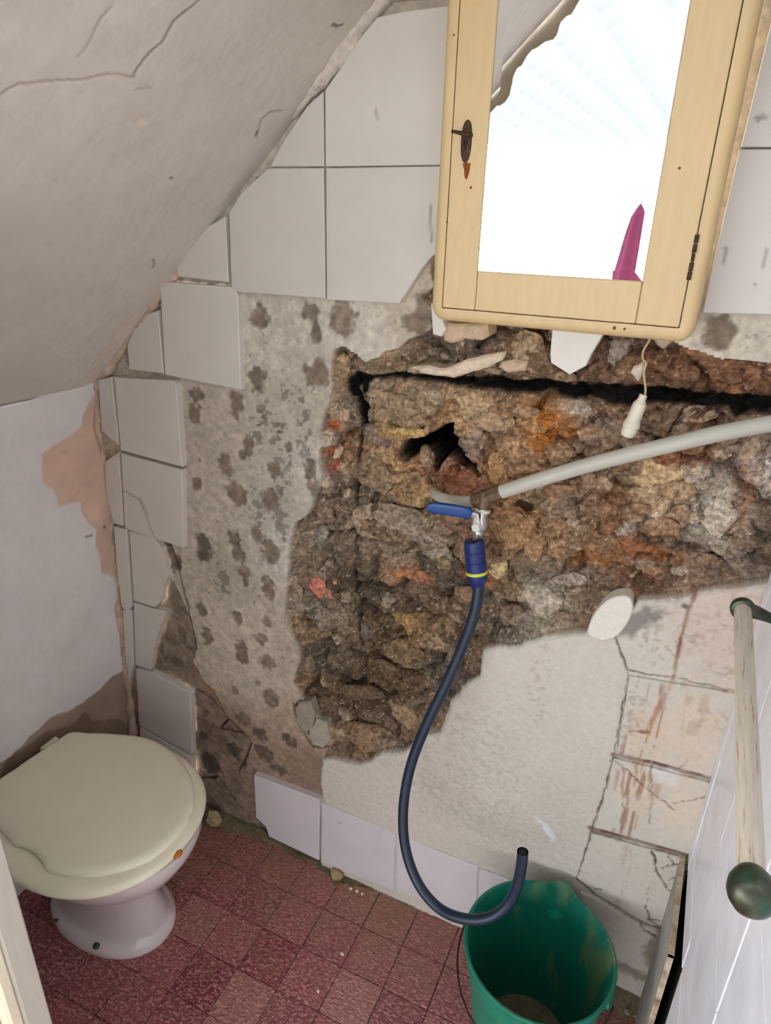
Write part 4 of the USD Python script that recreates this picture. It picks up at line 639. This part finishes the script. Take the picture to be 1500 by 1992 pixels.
ctr = (pv[0]+pv[1])/2; ax_ = (pv[0]-ctr); side = np.cross([0, 0, 1], ax_); side /= np.linalg.norm(side)
if side[1] > 0: side = -side
hw = [ctr+ax_*1.03*math.cos(t_)+(side*(.155)+np.array([0, 0, -.055]))*math.sin(t_) for t_ in np.linspace(0, np.pi, 40)]
obj('handle', tube(hw, .0019, 8), M['wire'], bk, smooth=True, label='thin dark wire handle hanging down')
for p in pv: obj('handle_lug', lathe([(0, 0), (.011, 0), (.011, .004), (.004, .007), (0, .007)], 16, p-(p-ctr)/np.linalg.norm(p-ctr)*.006, p-ctr), M['green'], bk, smooth=40)

# ------------------------------------------------------------------ water pipe, valve and hose
yt = -.045
tee = on((944, 968), 1, yt)
wp_ = thing('water_pipe', 'pale plastic water pipe with a brass tee crossing the rubble', 'pipe')
pp = [on(q, 1, y_) for q, y_ in (((972, 958), -.046), ((1040, 936), -.05), ((1140, 906), -.055), ((1250, 878), -.058), ((1330, 859), -.058), ((1390, 845), -.056), ((1450, 833), -.052), ((1510, 823), -.048))]; pe = pp[-1].copy(); pe[0] = .0; pe[2] += .006; pp.append(pe)
obj('long_pipe', tube(spline(pp, 80), .0118, 20), M['pex'], wp_, smooth=50)
st_ = [on(q, 1, y_) for q, y_ in (((928, 974), -.044), ((905, 975), -.036), ((878, 973), -.02), ((855, 966), .0), ((846, 958), .03))]
obj('stub_pipe', tube(spline(st_, 30), .0095, 16), M['pex'], wp_, smooth=50)
d1 = pp[0]-tee; d1 /= np.linalg.norm(d1); d0 = st_[0]-tee; d0 /= np.linalg.norm(d0)
vdir = on((936, 1035), 1, -.055)-on((946, 985), 1, -.050); vdir /= np.linalg.norm(vdir)
obj('tee', cat([tube([tee-d1*.004, tee+d1*.012, pp[0]+d1*.004], [.0125, .0135, .0135], 8), tube([tee, tee+d0*.008, st_[0]+d0*.006], [.0125, .0135, .0135], 8), tube([tee-vdir*.012, tee, tee+vdir*.018], [.010, .0145, .0125], 12)]), M['brass_old'], wp_, smooth=35, label='dull brown brass tee')
va = thing('ball_valve', 'chrome ball valve with a blue lever below the brass tee', 'valve')
v0 = tee+vdir*.0185
obj('valve_body', lathe([(0, 0), (.0125, 0), (.0125, .009), (.0105, .010), (.0105, .013), (.0135, .018), (.0145, .027), (.0135, .036), (.0105, .040), (.0105, .046), (.0085, .047), (.0075, .062), (.0085, .064), (.0085, .072), (0, .072)], 20, v0, vdir), M['chrome'], va, smooth=35)
obj('sealing_ring', lathe([(.0125, 0), (.0138, .001), (.0138, .004), (.0125, .005)], 20, v0+vdir*.0015, vdir), M['plastic_white'], va, smooth=35)
vs = v0+vdir*.027
obj('stem', lathe([(0, 0), (.006, 0), (.006, .020), (.008, .020), (.008, .026), (0, .026)], 6, vs, (0, -1, 0)), M['chrome'], va, smooth=30)
ls = vs+np.array([0, -.022, 0]); L0, L1_, L2 = on((925, 1003), 1, ls[1]), on((900, 996), 1, ls[1]-.008), on((832, 986), 1, ls[1]-.014)
def flat_bar(pts, w, t):
    o = []
    pts = np.asarray(pts)
    for i, p in enumerate(pts):
        T = pts[min(i+1, len(pts)-1)]-pts[max(i-1, 0)]; T /= np.linalg.norm(T); s = np.cross(T, [0, -1, 0]); s /= np.linalg.norm(s); n = np.cross(s, T)
        a = np.arange(16)*2*np.pi/16; o.append(p+np.outer(np.sign(np.cos(a))*np.abs(np.cos(a))**.6*w[i]/2, s)+np.outer(np.sign(np.sin(a))*np.abs(np.sin(a))**.6*t/2, n))
    return loft(o)
obj('lever_plate', flat_bar([ls+(ls-L0)*.25, ls, L0, L1_], [.014, .016, .013, .012], .003), M['chrome'], va, smooth=30)
lv = spline([L0+(L1_-L0)*.35, L1_, (L1_+L2)/2+np.array([0, -.001, .001]), L2], 14)
obj('lever_grip', flat_bar(lv, np.r_[.016, np.full(11, .021), .018, .009], .010), M['lever_blue'], va, smooth=40, label='blue plastic lever grip')
ve = v0+vdir*.066
hs = thing('garden_hose', 'dark blue hose hanging from the valve into the bucket', 'hose')
cdir = on((930, 1140), 1, -.072)-on((922, 1050), 1, -.066); cdir /= np.linalg.norm(cdir)
c0 = on((922, 1052), 1, -.066)
cp_ = obj('coupler', lathe([(.008, .004), (.010, .0), (.0165, 0), (.018, .003), (.018, .018), (.0172, .019), (.018, .020), (.018, .036), (.0172, .037), (.018, .038), (.018, .050), (.0185, .052), (.0185, .066), (.017, .072), (.0125, .080), (.0118, .086), (.0095, .086)], 28, c0, cdir), M['blue'], hs, smooth=35, label='blue hose coupler')
obj('coupler_ring', lathe([(.0182, 0), (.0192, .001), (.0192, .0055), (.0182, .0065)], 28, c0+cdir*.054, cdir), M['yellow'], cp_, smooth=35, label='yellow ring')
HP = [((931, 1130), -.072), ((926, 1180), -.082), ((905, 1245), -.095), ((868, 1330), -.115), ((832, 1405), -.135), ((802, 1480), -.155), ((787, 1550), -.175), ((785, 1620), -.195), ((797, 1680), -.212), ((822, 1732), -.228), ((856, 1768), -.240), ((893, 1785), -.248), ((935, 1789), -.246), ((972, 1775), -.236), ((997, 1746), -.226), ((1010, 1708), -.220), ((1015, 1680), -.217), ((1017, 1656), -.215)]
hp = spline([on(q, 1, y_) for q, y_ in HP], 160)
obj('tube', tube(hp, .0098, 18, caps=False), M['hose'], hs, smooth=True)
ho = tube(hp[-4:], .0072, 18, caps=True); obj('tube_bore', ho, M['gap_shade'], hs, smooth=True, label='dark open hose end')

# ------------------------------------------------------------------ pull cord with inline connector
pc = thing('pull_cord', 'thin twisted cord with a white plastic end hanging below the cabinet', 'cord')
pts = spline([on(q, 1, -.03) for q in ((1264, 648), (1260, 668), (1251, 685), (1252, 700), (1257, 706), (1254, 718), (1254, 740), (1253, 775))], 50)
obj('cord', tube(pts, .0017, 8), M['string'], pc, smooth=True)
a0, a1 = on((1252, 768), 1, -.032), on((1219, 851), 1, -.040); ad = (a1-a0); al = np.linalg.norm(ad)
k_ = al/.088
obj('connector', lathe([(0, 0), (.0075*k_, 0), (.0078*k_, .010), (.0115*k_, .018), (.0135*k_, .022), (.0135*k_, .05), (.0150*k_, .058), (.0165*k_, .062), (.0165*k_, .068), (.0150*k_, .070), (.0155*k_, .073), (.0150*k_, .078), (.012*k_, .086), (.006*k_, .088), (.005*k_, .084), (0, .084)], 20, a0, ad) if False else lathe([(r*k_, h_*k_) for r, h_ in [(0, 0), (.0075, 0), (.0080, .010), (.0115, .016), (.0130, .020), (.0135, .05), (.0155, .056), (.0165, .060), (.0165, .066), (.0148, .068), (.0155, .071), (.0150, .076), (.012, .085), (.006, .088), (.005, .084), (0, .084)]], 20, a0, ad), M['plastic_white'], pc, smooth=35, label='yellowed white plastic end piece')

# ------------------------------------------------------------------ towel rail
tr = thing('towel_rail', 'pale wooden towel rail on green tarnished brackets at right', 'towel rail')
RX, RZ = -.06, 1.128
ra, rb = on((1447, 1185), 0, RX), on((1463, 1705), 0, RX); ra, rb = np.array([RX, ra[1]+.004, RZ]), np.array([RX, rb[1], RZ-.002])
obj('rod', tube(np.linspace(ra, rb, 12), .0098, 20), M['rod'], tr, smooth=50)
def bracket(p, far_):
    s = 1 if far_ else -1
    m = [lathe([(.0102, 0), (.0135, .001), (.0145, .006), (.0135, .011), (.0102, .012)], 24, p+np.array([0, -.006, 0]), (0, 1, 0))] if far_ else [lathe([(0, -.017), (.007, -.016), (.0125, -.012), (.0155, -.006), (.0165, 0), (.0155, .007), (.0125, .013), (.0105, .016), (0, .016)], 28, p+np.array([0, -.008, 0]), (0, 1, 0))]
    m.append(tube(spline([p+[.009, 0, 0], p+[.022, 0, -.002], p+[.036, .002*s, -.006], p+[.054, .002*s, -.008], p+[.0605, 0, -.008]], 20), np.interp(np.linspace(0, 1, 20), [0, .4, .8, 1], [.009, .0062, .0065, .008]), 14))
    m.append(lathe([(0, -.002), (.017, -.002), (.017, .003), (.012, .006), (0, .006)], 24, p+[.0525, 0, -.008], (-1, 0, 0)))
    return cat(m)
obj('bracket', bracket(ra+[0, .004, 0], True), M['verdigris'], tr, smooth=35, label='green tarnished ring bracket')
obj('bracket', bracket(rb+[0, -.004, 0], False), M['verdigris'], tr, smooth=40, label='green tarnished egg-shaped bracket')

# ------------------------------------------------------------------ loose things on the floor
v, f = stone_mesh(42, 3); c = on((412, 1566), 1, -.035)
q = v*[.024, .016, .026]; q += [c[0], -.034, -q[:, 2].min()+.012]
o = obj('loose_stone', trimesh.Trimesh(q, f, process=False), M['stone'], None, smooth=True, tint=lin((150, 132, 104), .7)); tag(o, 'loose brown stone on the floor between toilet and back wall', 'stone')
v, f = stone_mesh(55, 3); c = on((655, 1702), 2, .01)
q = v*[.020, .018, .012]; q += [c[0], c[1], -q[:, 2].min()+.001]
o = obj('loose_stone', trimesh.Trimesh(q, f, process=False), M['stone'], None, smooth=True, tint=lin((150, 128, 92), .7)); tag(o, 'small rounded brown stone in the dirt below the bottom tiles', 'stone')
for i, (u, w_, r, lb) in enumerate([(694, 1713, 5, 'white plaster crumb, leftmost of three below the second bottom tile'), (704, 1722, 6, 'largest white plaster crumb of three below the second bottom tile'), (716, 1722, 4.5, 'white plaster crumb, rightmost of three below the second bottom tile'), (665, 1856, 6, 'lone white plaster crumb in the middle of the maroon floor'), (619, 1928, 4.5, 'lone white plaster crumb nearest the bottom edge of the floor'),
        (1178, 1960, 7, 'small grey rubble crumb touching the foot of the bucket'), (1222, 1940, 8, 'larger grey rubble crumb between the bucket and the grey board'), (1236, 1978, 6, 'small grey rubble crumb at the foot of the grey board')]):
    v, f = stone_mesh(200+i, 1); c = on((u, w_), 2, .003); c[1] = min(c[1], -.040); m = r*.00085; white = i < 5
    q = v*[m, m*.9, m*.6]; q += [c[0], c[1], -q[:, 2].min()+.0002+(.009 if c[1] > -.05 else 0)]
    o = obj('plaster_crumb' if white else 'rubble_crumb', trimesh.Trimesh(q, f, process=False), M['stone'], None, tint=lin((225, 215, 200) if white else (150, 135, 112), .85))
    tag(o, lb, 'crumb', 'white crumbs on the floor' if white else 'rubble crumbs beside the bucket')

# ------------------------------------------------------------------ doorway, front wall and what the mirror sees behind the camera
fw_ = struct('wall_front', 'wall holding the doorway, left of the camera')
JX = -.812
obj('wall_panel', box((-1.5, -.86, 0), (JX-.086, -.775, 2.5)), M['plain_wall'], fw_)
obj('lintel', box((JX-.075, -.86, 2.33), (.008, -.775, 2.5)), M['plain_wall'], fw_)
dj = struct('door_1', 'pale door jamb at the lower left edge', 'door')
obj('jamb', box((JX-.075, -.772, 0), (JX, -.738, 2.33), .003), M['jamb_grey'], dj)
obj('architrave', cat([box((JX-.085, -.790, 0), (JX-.001, -.7715, 2.33), .004), box((JX-.06, -.796, 0), (JX-.02, -.789, 2.33), .004)]), M['cream_white'], dj)
obj('wall_outer', box((-1.6, -.86, 0), (-1.43, .02, 1.25)), M['plain_wall'], fw_)
rf = struct('ceiling_ridge', 'flat top of the room', 'ceiling'); obj('plaster_slab', box((-.12, -.86, 2.44), (.10, .1, 2.5)), M['plain_wall'], rf)
gd = struct('ground', 'pale paved yard behind the doorway', 'ground'); obj('paving', box((-12, -14, -.12), (8, -.9, -.062)), M['ground'], gd)
tt = np.linspace(0, 1, 46); top = np.array([-.86, 1.665])*(1-tt)[:, None]+np.array([-.40, 2.103])*tt[:, None]
rag = .012+.018*fbm(P3(tt*9, tt*0, 1.), 3, 6)+.035*np.exp(-((tt-.36)/.05)**2)+.020*np.exp(-((tt-.58)/.03)**2); low = top+np.array([.69, -.724])*rag[:, None]-np.array([0, .006])*(np.arange(46) % 3 == 0)[:, None]
s = slab(np.vstack([top-[.69*.004, -.724*.004], low[::-1]]), -.804, -.799, .0006, fine=.012); s.vertices[:, 1] += .004*(fbm(s.vertices/.05, 3, 3)-.5)
o = obj('paint_flap', s, M['flap'], None, smooth=False); tag(o, 'torn beige paint hanging off the sloping ceiling edge, seen in the mirror', 'paint flap')
ps = thing('magenta_stand_in', 'made-up closed parasol standing in for a magenta shape in the mirror', 'parasol')
PX, PY = -.575, -3.0  # parasol is invented, shaped to give the mirror its magenta reflection
lo = []
for z, r in ((1.62, .003), (1.60, .016), (1.56, .032), (1.48, .046), (1.38, .058), (1.27, .072), (1.22, .082), (1.1, .07), (.9, .05)):
    a = np.arange(48)*2*np.pi/48; rr2 = r*(1+(.02 if r < .03 else .14)*np.cos(6*a)); lo.append(np.stack([PX+rr2*np.cos(a), PY+rr2*np.sin(a), np.full(48, z)], 1))
obj('canopy', loft(lo), M['magenta'], ps, smooth=50)
obj('pole', tube([(PX, PY, -.06), (PX, PY, 1.55)], .014, 12), M['jamb_grey'], ps, smooth=50); obj('base', lathe([(0, 0), (.2, 0), (.2, .04), (.03, .07), (0, .07)], 32, (PX, PY, -.062)), M['jamb_grey'], ps, smooth=40)
cn = thing('awning_roof', 'white translucent faceted roofing over the yard, seen in the mirror', 'roofing')
V, f = [], []
pt = .34
for i in range(26):
    for j in range(28):
        x, y = -5.2+i*pt, -1.08-j*pt; k = len(V); z = 2.62
        V += [(x, y, z), (x+pt, y, z), (x+pt, y-pt, z), (x, y-pt, z), (x+pt/2, y-pt/2, z-.14)]; f += [(k, k+1, k+4), (k+1, k+2, k+4), (k+2, k+3, k+4), (k+3, k, k+4)]
obj('faceted_sheet', trimesh.Trimesh(np.array(V), np.array(f), process=False), M['canopy'], cn)
for x in (-5.2, 3.6):
    for y in (-1.12, -10.5): obj('post', box((x-.04, y-.04, -.062), (x+.04, y+.04, 2.64)), M['jamb_grey'], cn)
